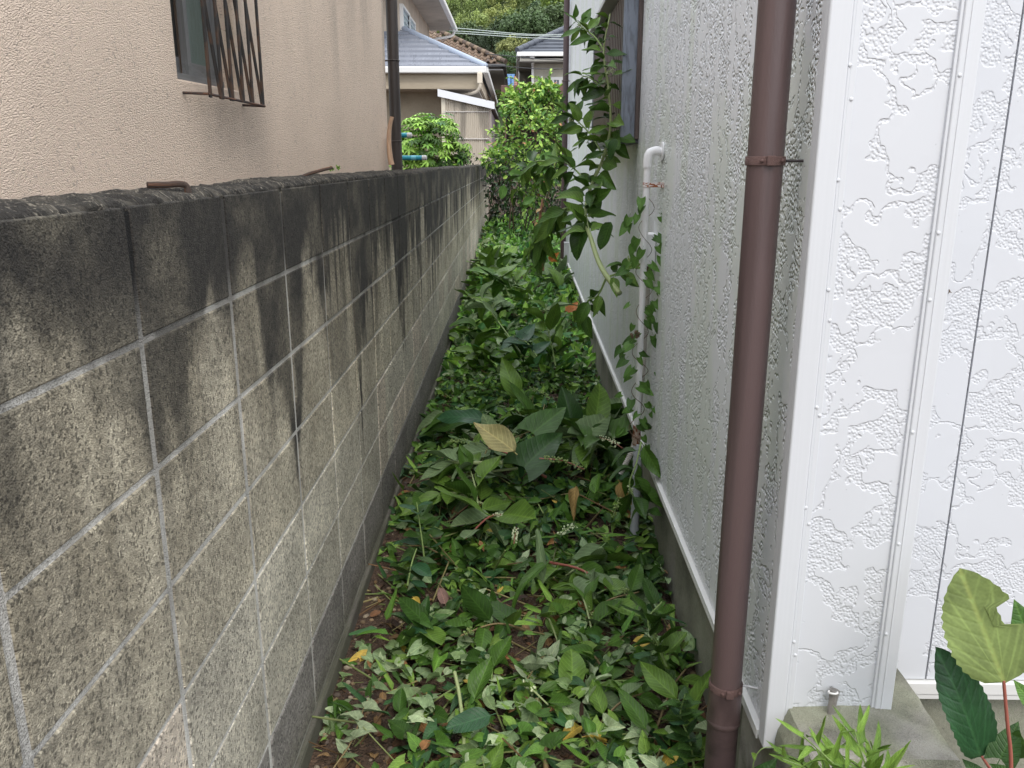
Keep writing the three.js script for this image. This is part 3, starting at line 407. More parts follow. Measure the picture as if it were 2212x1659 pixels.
const solid = (quad, m, name, parent, th = 0.03) => { // a slab from four corners with thickness downwards
  const a = quad.map((q) => V(...q)), b = a.map((q) => q.clone().add(V(0, -th, 0))), P = [...a, ...b], I = [0, 1, 2, 0, 2, 3, 6, 5, 4, 7, 6, 4, 0, 4, 5, 0, 5, 1, 1, 5, 6, 1, 6, 2, 2, 6, 7, 2, 7, 3, 3, 7, 4, 3, 4, 0], g = new THREE.BufferGeometry();
  g.setAttribute('position', new THREE.Float32BufferAttribute(I.flatMap((i) => P[i].toArray()), 3)); g.computeVertexNormals(); return part(name, metres(g), m, parent);
};
const beige = M(0.47, 0.4, 0.3, 0.9, { map: rep(softT, 0.5), bumpMap: rep(grainT, 1), bumpScale: 0.004 }), cream = M(0.66, 0.56, 0.46, 0.85, { map: rep(softT, 0.4) }), white = M(0.78, 0.78, 0.77, 0.5), soffitM = M(0.6, 0.53, 0.45, 0.9, { map: rep(softT, 0.3) });
{
  const e = at(1046, 146, 20.5), t = thing('slate_roof_house', 'beige two storey house with a pale blue grey slate hip roof beyond the wall', 'house', V(e.x, 0, e.z)), E = e.y;
  const slate = M(0.27, 0.3, 0.36, 0.75, { map: rep(texture(512, 512, (u, v) => { const s = vn(u * 110, v * 9, 110, 9), q = fbm(u * 6, v * 6, 4, 6, 6), k = 0.82 + 0.35 * (s - 0.5) * sm(0.45, 0.7, q) + 0.15 * (q - 0.5) - (s > 0.8 && q > 0.5 ? 0.3 : 0); return [k, k * 0.97, k * 0.95]; }), 0.4, 0.4) });
  const roof = part('roof', metres(bx(-8, -0.3, E - 0.13, E - 0.1, -0.8, -0.1)), soffitM, t);
  courses(0, -8, E, 0, 0.53, 3.4, 13, 'slate_course', slate, roof, 0.06);
  part('hip_flashing', tube([V(0.04, E + 0.03, 0.04), V(-1.7, E + 0.93, -1.7), V(-3.4, E + 1.85, -3.4)], 0.07, 0.07, 12, 8), M(0.36, 0.42, 0.52, 0.5, { metalness: 0.2 }), roof);
  solid([[0, E + 0.02, 0], [-3.4, E + 1.82, -3.4], [-3.4, E + 1.82, -10], [0, E + 0.02, -12]], slate, 'slate_course', roof);
  part('gutter', [rbx(-8, 0.06, E - 0.13, E + 0.02, -0.02, 0.11, 0.03), rbx(-0.04, 0.09, E - 0.13, E + 0.02, -12, -0.02, 0.03)], M(0.7, 0.7, 0.69, 0.5, { map: rep(frontDirt, 2) }), roof);
  part('fascia', [bx(-8, -0.14, E - 0.46, E - 0.13, -0.12, -0.06)], beige, roof);
  part('fascia', [bx(-0.16, -0.1, E - 0.4, E - 0.131, -12, -0.12)], M(0.55, 0.47, 0.36, 0.9), roof);
  part('soffit', metres(bx(-8, -0.16, E - 0.47, E - 0.43, -12, -0.121)), soffitM, roof);
  part('wall', metres(bx(-8, -0.95, 0, E - 0.47, -12, -0.9)), beige, t);
  part('wall_vent', [rbx(-2.75, -2.52, E - 1.25, E - 0.75, -0.9, -0.8, 0.02)], white, t);
  part('downpipe', [tube([V(-0.1, E - 0.1, 0.1), V(-0.1, E - 0.42, 0.1), V(-0.18, E - 0.52, 0.0), V(-0.5, E - 0.56, -0.4), V(-0.92, E - 0.6, -0.86)], 0.035, 0.035, 40, 10), rbx(-0.16, -0.04, E - 0.36, E - 0.12, 0.04, 0.16, 0.02)], M(0.62, 0.55, 0.45, 0.5), t);
  // upper storey
  const X = -2.9 - e.x, n = -1.9, f = -9.6, T = at(960, 70, 29.5).y;
  const up = part('upper_wall', metres(bx(X - 5, X, E + 0.2, T + 0.3, f, n)), cream, t);
  const fr = 0.05; for (const [z0, z1] of [[-5.1, -3.5], [-3.55, -2.05]]) { const k = z1 === -2.05 ? 0.03 : 0; const w = part('window', [bx(X, X + 0.06 + k, E + 0.2, E + 0.26, z0, z1), bx(X, X + 0.06 + k, T - 0.36, T - 0.3, z0, z1), bx(X, X + 0.06 + k, E + 0.26, T - 0.36, z0, z0 + fr), bx(X, X + 0.06 + k, E + 0.26, T - 0.36, z1 - fr, z1)], white, up); part('pane', bx(X + 0.01, X + 0.03, E + 0.26, T - 0.36, z0 + fr, z1 - fr), M(0.36, 0.44, 0.5, 0.3), w); for (let y = E + 0.4; y < T - 0.4; y += 0.14) part('louvre', bx(X + 0.03, X + 0.05, y, y + 0.03, z0 + fr, z1 - fr), M(0.5, 0.56, 0.6, 0.4), w); }
  const w2 = part('window', [bx(X, X + 0.05, E + 0.2, T - 0.9, -6.7, -6.6), bx(X, X + 0.05, T - 0.96, T - 0.9, -7.8, -6.7)], white, up); part('pane', bx(X + 0.005, X + 0.02, E + 0.2, T - 0.96, -7.8, -6.7), M(0.1, 0.12, 0.13, 0.3), w2);
  const ur = part('upper_roof', metres(bx(X - 5, X + 0.75, T + 0.25, T + 0.31, f - 0.8, 0)), soffitM, t);
  solid([[X + 0.8, T + 0.36, 0.1], [X - 5, T + 3, 0.1], [X - 5, T + 3, f - 0.8], [X + 0.8, T + 0.36, f - 0.85]], M(0.15, 0.15, 0.15, 0.8), 'roof_slope', ur, 0.06);
  part('gutter', rbx(X + 0.76, X + 0.9, T + 0.22, T + 0.36, f - 0.9, 0, 0.03), white, ur);
  for (let i = 0; i < 30; i++) part('roof_tile', rbx(X + 0.68, X + 0.86, T + 0.37, T + 0.42, f - 0.85 + i * 0.3, f - 0.6 + i * 0.3, 0.01, 1), M(0.18, 0.18, 0.18, 0.8), ur);
  part('downpipe', [tube([V(X + 0.8, T + 0.25, f - 0.7), V(X + 0.75, T + 0.1, f - 0.7), V(X + 0.12, T - 0.15, f - 0.1), V(X + 0.08, T - 0.3, f - 0.05), V(X + 0.08, E + 0.6, f - 0.05)], 0.045, 0.045, 40, 8)], M(0.74, 0.73, 0.71, 0.5), up);
}
{ // lean-to of corrugated translucent sheet
  const z = 20.2, a = at(953, 200, z), b = at(1061, 226, z), t = thing('lean_to_shed', 'lean-to shed of weathered translucent corrugated sheet against the beige house', 'shed', V(a.x, 0, -z));
  const w = b.x - a.x, h = a.y, sl = (b.y - a.y) / w, m = new THREE.MeshPhysicalMaterial({ color: C(0.58, 0.53, 0.47), roughness: 0.55, transmission: 0.15, thickness: 0, map: rep(texture(256, 256, (u, v) => { const s = fbm(u * 12, v * 2.5, 4, 12, 3), k = 0.95 - 0.4 * sm(0.5, 0.75, s); return [k, k * 0.98, k * 0.92]; }), 0.5, 0.3) });
  const cor = (x0, x1, y0, f) => { const g = new THREE.PlaneGeometry(1, 1, 220, 4), p = g.attributes.position; for (let i = 0; i < p.count; i++) { const x = mix(x0, x1, p.getX(i) + 0.5); p.setXYZ(i, x, mix(y0, f(x), p.getY(i) + 0.5), 0.012 * Math.sin(x * 2 * Math.PI / 0.045)); } g.computeVertexNormals(); return setUV(g, (x, y) => [x, y]); };
  part('corrugated_sheet', cor(0.03, w, 0, (x) => h - 1.0), m, t); part('corrugated_sheet', cor(0.03, w, h - 1.05, (x) => h + sl * x - 0.05).translate(0, 0, 0.012), m, t);
  for (const y of [h - 0.42, h - 1.02, h - 1.62]) part('batten', [rbx(0.03, w - 0.05, y - 0.012, y + 0.012, 0.014, 0.03, 0.003, 1), ...[0.1, 0.3, 0.5, 0.7, 0.9].map((k) => new THREE.SphereGeometry(0.02, 8, 6).translate(k * w, y, 0.03))], M(0.5, 0.47, 0.44, 0.6), t);
  part('corner_post', [bx(0, 0.09, 0, h - 0.04, -0.05, 0.028)], M(0.6, 0.55, 0.45, 0.8), t); part('corner_post', bx(w - 0.07, w, 0, b.y - 0.06, -0.05, 0.008), M(0.32, 0.26, 0.25, 0.8), t);
  solid([[-0.06, h + 0.04, 0.1], [w + 0.06, h + 0.04 + sl * (w + 0.06), 0.1], [w + 0.06, h + 0.04 + sl * (w + 0.06), -7], [-0.06, h + 0.04, -7]], M(0.3, 0.3, 0.31, 0.7), 'roof', t, 0.05);
  solid([[-0.07, h + 0.07, 0.13], [w + 0.08, h + 0.07 + sl * (w + 0.08), 0.13], [w + 0.08, h + 0.07 + sl * (w + 0.08), 0.1], [-0.07, h + 0.07, 0.1]], M(0.72, 0.74, 0.78, 0.45, { map: rep(frontDirt, 2) }), 'barge_board', t, 0.16);
  part('side_wall', bx(w - 0.06, w - 0.03, 0, b.y - 0.08, -7, -0.06), M(0.17, 0.14, 0.15, 0.85), t);
}
{ // brown tiled roof house
  const e = at(1088, 137, 34), t = thing('tiled_roof_house', 'house with a weathered brown wavy tile hip roof behind the slate roof', 'house', V(e.x, 0, e.z)), E = e.y, s = 0.54;
  const tones = [[0.2, 0.135, 0.09], [0.155, 0.1, 0.07], [0.26, 0.19, 0.13], [0.12, 0.085, 0.065]].map((c) => M(...c, 0.85, { map: rep(softT, 2) }));
  const roof = part('roof', metres(bx(-4, -0.1, E - 0.2, E - 0.14, -0.6, -0.05)), M(0.1, 0.09, 0.085, 0.9), t);
  solid([[0, E - 0.02, 0], [-5, E - 0.02, 0], [-5, E + s * 3.6 - 0.02, -3.6], [-3.6, E + s * 3.6 - 0.02, -3.6]], tones[3], 'underlay', roof, 0.05);
  solid([[0, E - 0.02, 0], [-3.6, E + s * 3.6 - 0.02, -3.6], [-3.6, E + s * 3.6, -9], [0, E, -9]], tones[3], 'underlay', roof, 0.05);
  const tp = new THREE.PlaneGeometry(0.25, 0.32, 12, 3), p = tp.attributes.position; for (let i = 0; i < p.count; i++) { const x = p.getX(i), y = p.getY(i); p.setXYZ(i, x, 0.042 * Math.sin(x / 0.25 * 6.283) + 0.02 * (0.5 - y / 0.32) * 1.4, -y); } tp.computeVertexNormals();
  const lip = new THREE.PlaneGeometry(0.25, 1, 12, 1), lp = lip.attributes.position; for (let i = 0; i < lp.count; i++) { const x = lp.getX(i), d = lp.getY(i) > 0 ? 0 : -0.035; lp.setXYZ(i, x, 0.042 * Math.sin(x / 0.25 * 6.283) + 0.028 + d, 0.16); } lip.computeVertexNormals();
  const tile = merge([tp, lip]).rotateX(Math.atan(s)), r = rng(12), far = [];
  for (let k = 0; k < 12; k++) for (let i = 0; i < 17; i++) { const run = 0.13 + k * 0.26, x = -0.16 - i * 0.25; if (x + 0.1 > -run) continue; if (-x - run > 3.2) continue; const o = part('roof_tile', tile, tones[r() < 0.5 ? 0 : Math.floor(r() * 4)], roof); o.position.set(x, E + s * run + 0.04, -run); o.rotation.y = (r() - 0.5) * 0.03; }
  const cap = new THREE.CylinderGeometry(0.08, 0.095, 0.3, 12).rotateX(Math.PI / 2);
  for (let i = 0; i < 17; i++) { const q = 0.02 + i * 0.155, o = part('hip_tile', cap, tones[3 - (i % 2)], roof); o.position.set(-q, E + s * q + 0.1, -q); o.lookAt(o.position.clone().add(V(-1, s, -1)).add(t.position)); }
  part('gutter', [rbx(-4, 0.06, E - 0.14, E - 0.03, 0.02, 0.13, 0.03)], M(0.08, 0.08, 0.085, 0.6), roof); part('gutter', rbx(0.0, 0.1, E - 0.14, E - 0.03, -9, 0.02, 0.03), M(0.08, 0.08, 0.085, 0.6), roof);
  part('soffit', bx(-4, -0.02, E - 0.24, E - 0.2, -9, -0.02), M(0.5, 0.5, 0.5, 0.9), roof);
  part('wall', metres(bx(-6, -0.75, 0, E - 0.24, -9, -0.75)), M(0.15, 0.11, 0.09, 0.9, { map: softT }), t);
  for (const z of [-2, -4.5]) { const w = part('window', bx(-0.75, -0.7, E - 1.6, E - 0.7, z - 0.9, z + 0.1), M(0.06, 0.06, 0.06, 0.6), t); part('pane', bx(-0.71, -0.69, E - 1.5, E - 0.8, z - 0.8, z), M(0.12, 0.14, 0.15, 0.2), w); }
  part('downpipe', cyl(V(-0.66, 0, -0.7), V(-0.66, E - 0.3, -0.7), 0.04), M(0.3, 0.28, 0.27, 0.6), t);
}
{ // house on the right with a dark grey roof
  const e = at(1120, 113, 32), t = thing('grey_roof_house', 'pale house with a dark grey ribbed tile roof and white gutter in the right background', 'house', V(e.x, 0, e.z)), E = e.y;
  const m = M(0.1, 0.115, 0.145, 0.55, { map: rep(softT, 1) }), wl = M(0.66, 0.63, 0.52, 0.9, { map: rep(softT, 0.4) });
  const roof = part('roof', bx(0.1, 6, E - 0.2, E - 0.14, -0.7, -0.05), wl, t);
  courses(0, 6, E, 0, 0.55, 3, 11, 'tile_course', m, roof, 0.075);
  const cap = new THREE.CylinderGeometry(0.1, 0.11, 0.3, 10).rotateX(Math.PI / 2); for (let i = 0; i < 12; i++) { const q = 0.05 + i * 0.19, o = part('hip_tile', cap, m, roof); o.position.set(q, E + 0.55 * q + 0.09, -q); o.lookAt(o.position.clone().add(V(1, 0.55, -1)).add(t.position)); }
  solid([[0, E, 0], [0, E, -8], [3, E + 1.65, -8], [3, E + 1.65, -3]], m, 'roof_slope', roof);
  part('gutter', [rbx(-0.05, 6, E - 0.14, E + 0.01, -0.02, 0.1, 0.02), rbx(-0.07, 0.03, E - 0.14, E + 0.01, -8, -0.02, 0.02)], white, roof);
  part('fascia', [bx(0.05, 6, E - 0.28, E - 0.14, -0.1, -0.05)], M(0.62, 0.6, 0.52, 0.8), roof);
  part('soffit', bx(0.03, 6, E - 0.32, E - 0.281, -8, -0.05), M(0.2, 0.19, 0.17, 0.9), roof);
  part('wall', metres(bx(0.55, 6, 0, E - 0.32, -8, -0.7)), wl, t);
  part('side_screen', bx(0.05, 0.53, E - 1.75, E - 0.33, -3.5, -3.4), M(0.13, 0.12, 0.1, 0.9), t); part('screen_post', bx(0.0, 0.05, E - 1.7, E - 0.3, -3.5, -3.4), white, t);
  part('downpipe', [cyl(V(0.53, 0, -0.62), V(0.53, E - 0.35, -0.62), 0.05), cyl(V(0.53, E - 0.4, -0.62), V(0.5, E - 0.14, 0.0), 0.05, 0.09)], white, t);
  part('downpipe', bx(0.83, 0.9, 0, E - 0.75, -0.7, -0.62), white, t);
  const w = part('window', [bx(1.2, 2.2, E - 0.88, E - 0.78, -0.7, -0.6), bx(1.24, 1.31, E - 2.4, E - 0.88, -0.7, -0.6), bx(1.5, 1.6, E - 2.4, E - 0.88, -0.7, -0.6)], white, t);
  part('pane', bx(1.31, 1.5, E - 2.4, E - 0.88, -0.69, -0.66), M(0.16, 0.19, 0.23, 0.2), w); for (const y of [1.2, 1.5, 1.8]) part('glazing_bar', bx(1.31, 1.5, E - y - 0.015, E - y + 0.015, -0.659, -0.64), white, w); part('glazing_bar', bx(1.395, 1.42, E - 2.4, E - 0.88, -0.658, -0.639), white, w);
}
// two far tiled roofs in the gap
for (const [X0, X1, Y0, d, c, nm, lb] of [[1086, 1112, 158, 46, [0.05, 0.14, 0.3], 'blue_roof_house', 'distant house with a bright blue tiled roof showing over the brown fascia'], [1110, 1146, 163, 43, [0.2, 0.075, 0.05], 'red_roof_house', 'distant house with a reddish brown tiled roof beside the blue roof']]) {
  const a = at(X0, Y0, d), b = at(X1, Y0, d), y0 = a.y - 1.6, t = thing(nm, lb, 'house', V(a.x, 0, -d)), w = b.x - a.x, m = M(...c, 0.5), n = 9, cols = Math.round(w / 0.22);
  part('wall', bx(0.05, w - 0.05, 0, y0, -2.2, 0.1), cream, t);
  const roof = part('roof', bx(0, w, y0 - 0.05, y0, -2.3, 0.3), m, t); solid([[0, y0, 0.3], [w, y0, 0.3], [w, a.y, -2], [0, a.y, -2]], m, 'roof_slope', roof);
  const g = new THREE.CylinderGeometry(w / cols / 2, w / cols / 2, 0.29, 8, 1, false).rotateX(Math.PI / 2).rotateX(0.6);
  for (let k = 0; k < n; k++) for (let i = 0; i < cols; i++) { const o = part('roof_tile', g, m, roof); o.position.set((i + 0.5) * w / cols, mix(y0, a.y, (k + 0.5) / n) + 0.03, mix(0.3, -2, (k + 0.5) / n)); }
  part('ridge', cyl(V(0, a.y + 0.05, -2), V(w, a.y + 0.05, -2), 0.1), m, t);
}
{ // brown flat roof edge behind the bush
  const a = at(1082, 184, 25), t = thing('carport', 'flat carport roof with a dark reddish brown fascia behind the leafy shrub', 'carport', V(a.x, 0, a.z)), E = a.y;
  const m = M(0.15, 0.085, 0.07, 0.7, { map: rep(texture(256, 256, (u, v) => { const k = 0.8 + 0.4 * (fbm(u * 10, v * 4, 4) - 0.5) + (vn(u * 90, v * 2) > 0.8 && v > 0.45 ? 0.35 : 0); return [k, k, k]; }), 1, 2.5) });
  part('fascia', metres(rbx(0, 3.4, E - 0.27, E, -0.06, 0.0, 0.01)), m, t); part('fascia', metres(rbx(0, 0.06, E - 0.32, E - 0.005, -5, -0.06, 0.01)), m, t); part('roof', bx(0.06, 3.4, E - 0.1, E - 0.03, -5, -0.06), m, t);
  for (const x of [0.1, 2.6]) part('post', cyl(V(x, 0, -0.2), V(x, E - 0.2, -0.2), 0.05), m, t); part('rear_wall', bx(0, 3.4, 0, E - 0.1, -5.1, -5), M(0.06, 0.05, 0.045, 0.9), t);
}
// wires
[[[1000, 68], [1130, 76], [1250, 80], 29.5], [[1010, 73], [1130, 81], [1250, 86], 29.5], [[1000, 62], [1140, 74], [1250, 75], 30], [[1060, 117], [1150, 126], [1250, 132], 28], [[1070, 141], [1150, 148], [1250, 149], 27]].forEach(([a, b, c, d], i) => {
  const A = at(...a, d), B = at(...b, d), D = at(...c, d), dir = D.clone().sub(A), p0 = A.clone().addScaledVector(dir, i < 3 ? -0.12 : -0.05), p1 = D.clone().addScaledVector(dir, 0.6);
  const labels = ['pale upper wire of the close pair crossing before the hillside', 'pale lower wire of the close pair crossing before the hillside', 'topmost thin wire crossing before the hillside', 'dark wire crossing in front of the brown tiled eave', 'lowest dark wire crossing beneath the brown tiled eave'];
  const t = thing('overhead_wire', labels[i], 'wire', p0, 'wires strung across the gap'); part('wire', tube([p0, A, B, D, p1].map((q) => q.clone().sub(p0)), i < 3 ? 0.012 : 0.013, undefined, 40, 5), i < 3 ? M(0.5, 0.58, 0.55, 0.5) : M(0.03, 0.035, 0.04, 0.6), t);
});

// ---------------------------------------------------------------- leaves
const SHAPES = {
  lance: (t) => Math.pow(Math.sin(Math.PI * Math.pow(t, 0.72)), 0.9) * (1 - 0.15 * t), ovate: (t) => Math.pow(t, 0.5) * Math.pow(1 - t, 0.72) * 1.87, blade: (t) => Math.min(1, Math.pow(t * 9, 0.6)) * Math.pow(1 - t, 0.55),
  heart: (t) => (0.72 + 0.5 * Math.sin(Math.min(1, t / 0.32) * Math.PI / 2) * 0.56) * Math.pow(1 - Math.pow(t, 1.5), 0.95), strap: (t) => Math.min(1, Math.pow(t * 5, 0.7)) * Math.pow(1 - t, 0.3),
};
// a leaf of length 1 along +x from its stalk, blade in xz, upper side +y
function leafGeo(shape, wid, { fold = 0.15, droop = 0.2, wave = 0.03, curl = 0, nu = 9, nv = 4, twist = 0, seed = 1, stalk = 0.0, notch = 0, teeth = 0 } = {}) {
  const pos = [], uv = [], ix = [], f = SHAPES[shape], r = rng(seed), p0 = r() * 6, p1 = r() * 6;
  for (let i = 0; i <= nu; i++) {
    const t = i / nu, w = Math.max(0.002, f(clamp(t, 0.0001, 0.9999))) * wid / 2;
    const a = -droop * t * t * 0.5, tw = twist * t;
    for (let j = 0; j <= nv; j++) {
      const s = j / nv * 2 - 1, e = Math.abs(s); let z = s * w, x = t, y = fold * e * w * 2 + wave * e * e * Math.sin(t * 9 + p0 + (s > 0 ? 2.1 : 0)) + curl * z * z * 4 + a + wave * 0.5 * Math.sin(t * 5 + p1);
      if (shape === 'heart') x -= 0.2 * Math.pow(e, 1.4) * Math.pow(1 - t, 4) - 0.02; if (teeth) z *= 1 + teeth * ((i + (s > 0 ? 1 : 0)) % 2 ? 1 : -1) * (e > 0.9 ? 1 : 0);
      if (notch && s > 0.4 && t > notch - 0.1 && t < notch + 0.1) z *= 0.5;
      const yy = y * Math.cos(tw) - z * Math.sin(tw), zz = y * Math.sin(tw) + z * Math.cos(tw); pos.push(x * Math.cos(droop * t * 0.5), yy, zz); uv.push(t, (s * f(clamp(t, 0.001, 0.999)) * 0.98 + 1) / 2);
      if (i && j) { const q = (i - 1) * (nv + 1) + j, k = i * (nv + 1) + j; ix.push(q - 1, q, k - 1, q, k, k - 1); }
    }
  }
  let g = new THREE.BufferGeometry(); g.setAttribute('position', new THREE.Float32BufferAttribute(pos, 3)); g.setAttribute('uv', new THREE.Float32BufferAttribute(uv, 2)); g.setIndex(ix); g.computeVertexNormals();
  if (stalk) { const st = tube([V(-stalk, stalk * 0.12, 0), V(-stalk * 0.5, 0.01, 0), V(0.02, 0, 0)], 0.012, 0.009, 4, 4); g = merge([g, setUV(st, () => [0.3, 0.5])]); }
  return g;
}
const LG = {
  poke: [0, 1, 2, 3].map((i) => leafGeo('lance', 0.4 + 0.04 * i, { fold: 0.12 + 0.08 * i, droop: [0.15, 0.5, 0.85, -0.2][i], wave: 0.028, twist: [0.1, -0.4, 0.3, 0.6][i], seed: i + 3, stalk: 0.1, nu: 11 })),
  ovate: [0, 1, 2].map((i) => leafGeo('ovate', 0.62 + 0.06 * i, { fold: 0.1 + 0.1 * i, droop: [0.1, 0.5, -0.15][i], wave: 0.025, twist: [0, 0.3, -0.3][i], seed: i + 13, stalk: 0.12, nu: 10 })),
  heart: [0, 1, 2, 3].map((i) => leafGeo('heart', 0.8, { fold: [0.1, 0.35, -0.1, 0.6][i], droop: [0.15, 0.6, -0.2, 0.3][i], wave: 0.02, twist: [0, 0.25, -0.3, 0.2][i], seed: i + 23, nu: 8, stalk: 0.3 })),
  big: [0, 1].map((i) => leafGeo('heart', 0.86, { fold: 0.08 + i * 0.1, droop: i * 0.4, wave: 0.015, seed: i + 33, nu: 14, nv: 6, stalk: 0.35, teeth: 0.03 })),
  blade: [0, 1, 2].map((i) => leafGeo('blade', 0.2 + i * 0.02, { fold: 0.35, droop: [0.2, 0.7, -0.3][i], wave: 0.01, twist: [0, 0.3, -0.2][i], seed: i + 43, nu: 7, nv: 2 })),
  strap: [0, 1].map((i) => leafGeo('strap', 0.17, { fold: 0.3, droop: i ? 1 : 0.1, wave: 0.02, twist: 0.3, seed: i + 53, nu: 14, nv: 4 })),
  lobed: [0, 1].map((i) => merge([[-1.0, 0.62], [0, 1], [1.0, 0.62]].map(([a, l]) => leafGeo('heart', 0.72, { fold: 0.15, droop: 0.3 * i, wave: 0.02, seed: 63 + i, nu: 7 }).scale(l, l, l).rotateY(-a)))),
};
const leafM = (r, g, b, rough = 0.42, map = pinnT, tr = 0.22) => new THREE.MeshPhysicalMaterial({ color: C(r / 0.62, g / 0.62, b / 0.62), map, roughness: rough, bumpMap: leafB, bumpScale: 0.0011, side: THREE.DoubleSide, transmission: tr, thickness: 0, specularIntensity: 0.45 });
const LM = {
  dark: leafM(0.034, 0.08, 0.014), mid: leafM(0.06, 0.13, 0.02), light: leafM(0.11, 0.2, 0.032), fresh: leafM(0.19, 0.32, 0.055, 0.5), pale: leafM(0.15, 0.22, 0.1, 0.65), palest: leafM(0.25, 0.31, 0.18, 0.7, fanT), blue: leafM(0.03, 0.088, 0.036, 0.38),
  darkF: leafM(0.03, 0.076, 0.018, 0.36, fanT), midF: leafM(0.056, 0.125, 0.026, 0.42, fanT), lightF: leafM(0.09, 0.19, 0.036, 0.44, fanT), oliveF: leafM(0.15, 0.2, 0.06, 0.6, fanT),
  yellow: leafM(0.42, 0.3, 0.05, 0.6), ochre: leafM(0.3, 0.2, 0.07, 0.7), brown: leafM(0.13, 0.065, 0.03, 0.8), dead: leafM(0.06, 0.035, 0.022, 0.9), blush: leafM(0.36, 0.32, 0.14, 0.6),
  white: leafM(1, 1, 1, 0.45), whiteF: leafM(1, 1, 1, 0.45, fanT),
};
const stemM = { green: M(0.2, 0.29, 0.09, 0.5), pale: M(0.3, 0.36, 0.16, 0.5), red: M(0.34, 0.11, 0.08, 0.5), brown: M(0.14, 0.09, 0.05, 0.8, { map: rep(softT, 2, 4) }), woody: M(0.3, 0.22, 0.1, 0.7, { map: rep(softT, 1, 12) }), dark: M(0.05, 0.04, 0.03, 0.8) };
const berryM = M(0.22, 0.3, 0.09, 0.4), bloomM = M(0.6, 0.66, 0.42, 0.6);
const tmp = { m: new THREE.Matrix4(), z: V(0, 0, 0) };
function basis(p, d, n, s) { const X = d.clone().normalize(), Z = X.clone().cross(n).normalize(), Y = Z.clone().cross(X).normalize(); return new THREE.Matrix4().makeBasis(X.multiplyScalar(s), Y.multiplyScalar(s), Z.multiplyScalar(s)).setPosition(p); }
const pick = (a, r = rnd) => a[Math.floor(r() * a.length)];
const jit = (k, r = rnd) => V((r() - 0.5) * k, (r() - 0.5) * k, (r() - 0.5) * k);
function putLeaf(parent, geo, m, p, d, n, s, label, name = 'leaf') { const o = part(name, geo, m, parent, label); basis(p, d, n, s).decompose(o.position, o.quaternion, o.scale); return o; }
// a leaf from its stalk end to its tip (in the coordinates of its parent)
const leafTo = (parent, geo, m, a, b, n, label) => putLeaf(parent, geo, m, a, b.clone().sub(a), n, b.distanceTo(a), label);
function raceme(pts, n, r0, r, len = 0.006) { const c = new THREE.CatmullRomCurve3(pts), out = [tube(pts, 0.0016, 0.001, 12, 5)]; for (let i = 0; i < n; i++) { const t = 0.15 + 0.85 * i / n, p = c.getPointAt(t), o = jit(2, r).normalize().multiplyScalar(len + r0), q = p.clone().add(o); out.push(new THREE.SphereGeometry(r0 * rr(0.7, 1.1, r) * (1.15 - 0.5 * t), 7, 5).translate(q.x, q.y, q.z)); if (i % 2 === 0) out.push(cyl(p, q, 0.0006, 0.0006, 4)); } return out; }
// a leafy stem through world points
function stalk(name, label, cat, pts, o) {
  const r = rng(o.seed || 1), base = pts[0], t = thing(name, label, cat, base, o.group), L = pts.map((p) => p.clone().sub(base)), c = new THREE.CatmullRomCurve3(L), len = c.getLength();
  part('stem', tube(L, o.r0 ?? 0.007, o.r1 ?? 0.0025, o.seg ?? 30, 7), o.stem ?? stemM.green, t);
  const up = o.up ?? V(0, 1, 0), n = o.n ?? 12;
  for (let i = 0; i < n; i++) {
    const q = mix(o.from ?? 0.12, 1, (i + 0.5 * r()) / n), p = c.getPointAt(Math.min(0.999, q)), tg = c.getTangentAt(Math.min(0.999, q)), a = (o.two ? (i % 2) * Math.PI : i * 2.4) + rr(-0.6, 0.6, r);
    const ref = Math.abs(tg.dot(up)) > 0.9 ? V(1, 0, 0.2) : up, s1 = tg.clone().cross(ref).normalize(), s2 = s1.clone().cross(tg).normalize(), side = s1.multiplyScalar(Math.cos(a)).addScaledVector(s2, Math.sin(a) * (o.flat ?? 0.8));
    const d = side.addScaledVector(tg, o.lean ?? 0.5).add(V(0, o.sag ?? -0.15, 0)).addScaledVector(o.pull ?? tmp.z, 1).add(jit(0.35, r)).normalize(), s = rr(o.l0 ?? 0.08, o.l1 ?? 0.14, r) * (1 - 0.45 * sm(0.75, 1, q));
    putLeaf(t, pick(o.geo, r), pick(o.mat, r), p.clone().addScaledVector(d, s * 0.11), d, up.clone().add(jit(o.tumble ?? 0.9, r)), s);
  }
  for (let i = 0; i < (o.berries ?? 0); i++) { const p = c.getPointAt(rr(0.3, 0.95, r)), d = jit(2, r).normalize().add(V(0, 0.3, 0)).multiplyScalar(rr(0.035, 0.07, r)); part('berry_cluster', raceme([p, p.clone().addScaledVector(d, 0.5), p.clone().add(d).add(V(0, -0.012, 0))], 22, 0.0036, r), r() < 0.6 ? berryM : bloomM, t); }
  return t;
}
// many small leaves nobody could count: instanced, with varied colour
function scatter(name, geo, m, list, parent) { const o = new THREE.InstancedMesh(geo, m, list.length); o.name = name; list.forEach((q, i) => { o.setMatrixAt(i, q[0]); o.setColorAt(i, q[1]); }); o.castShadow = o.receiveShadow = true; parent.add(o); o.userData.kind = 'stuff'; return o; }
const col = (a, k) => C(a[0] * k / 0.62, a[1] * k / 0.62, a[2] * k / 0.62);
const GREENS = [[0.025, 0.058, 0.01], [0.044, 0.1, 0.016], [0.066, 0.138, 0.021], [0.105, 0.18, 0.03], [0.025, 0.068, 0.022]], PALES = [[0.17, 0.24, 0.12], [0.24, 0.3, 0.17], [0.13, 0.19, 0.08]], DEADS = [[0.11, 0.055, 0.028], [0.06, 0.034, 0.02], [0.16, 0.1, 0.045], [0.035, 0.022, 0.016]];

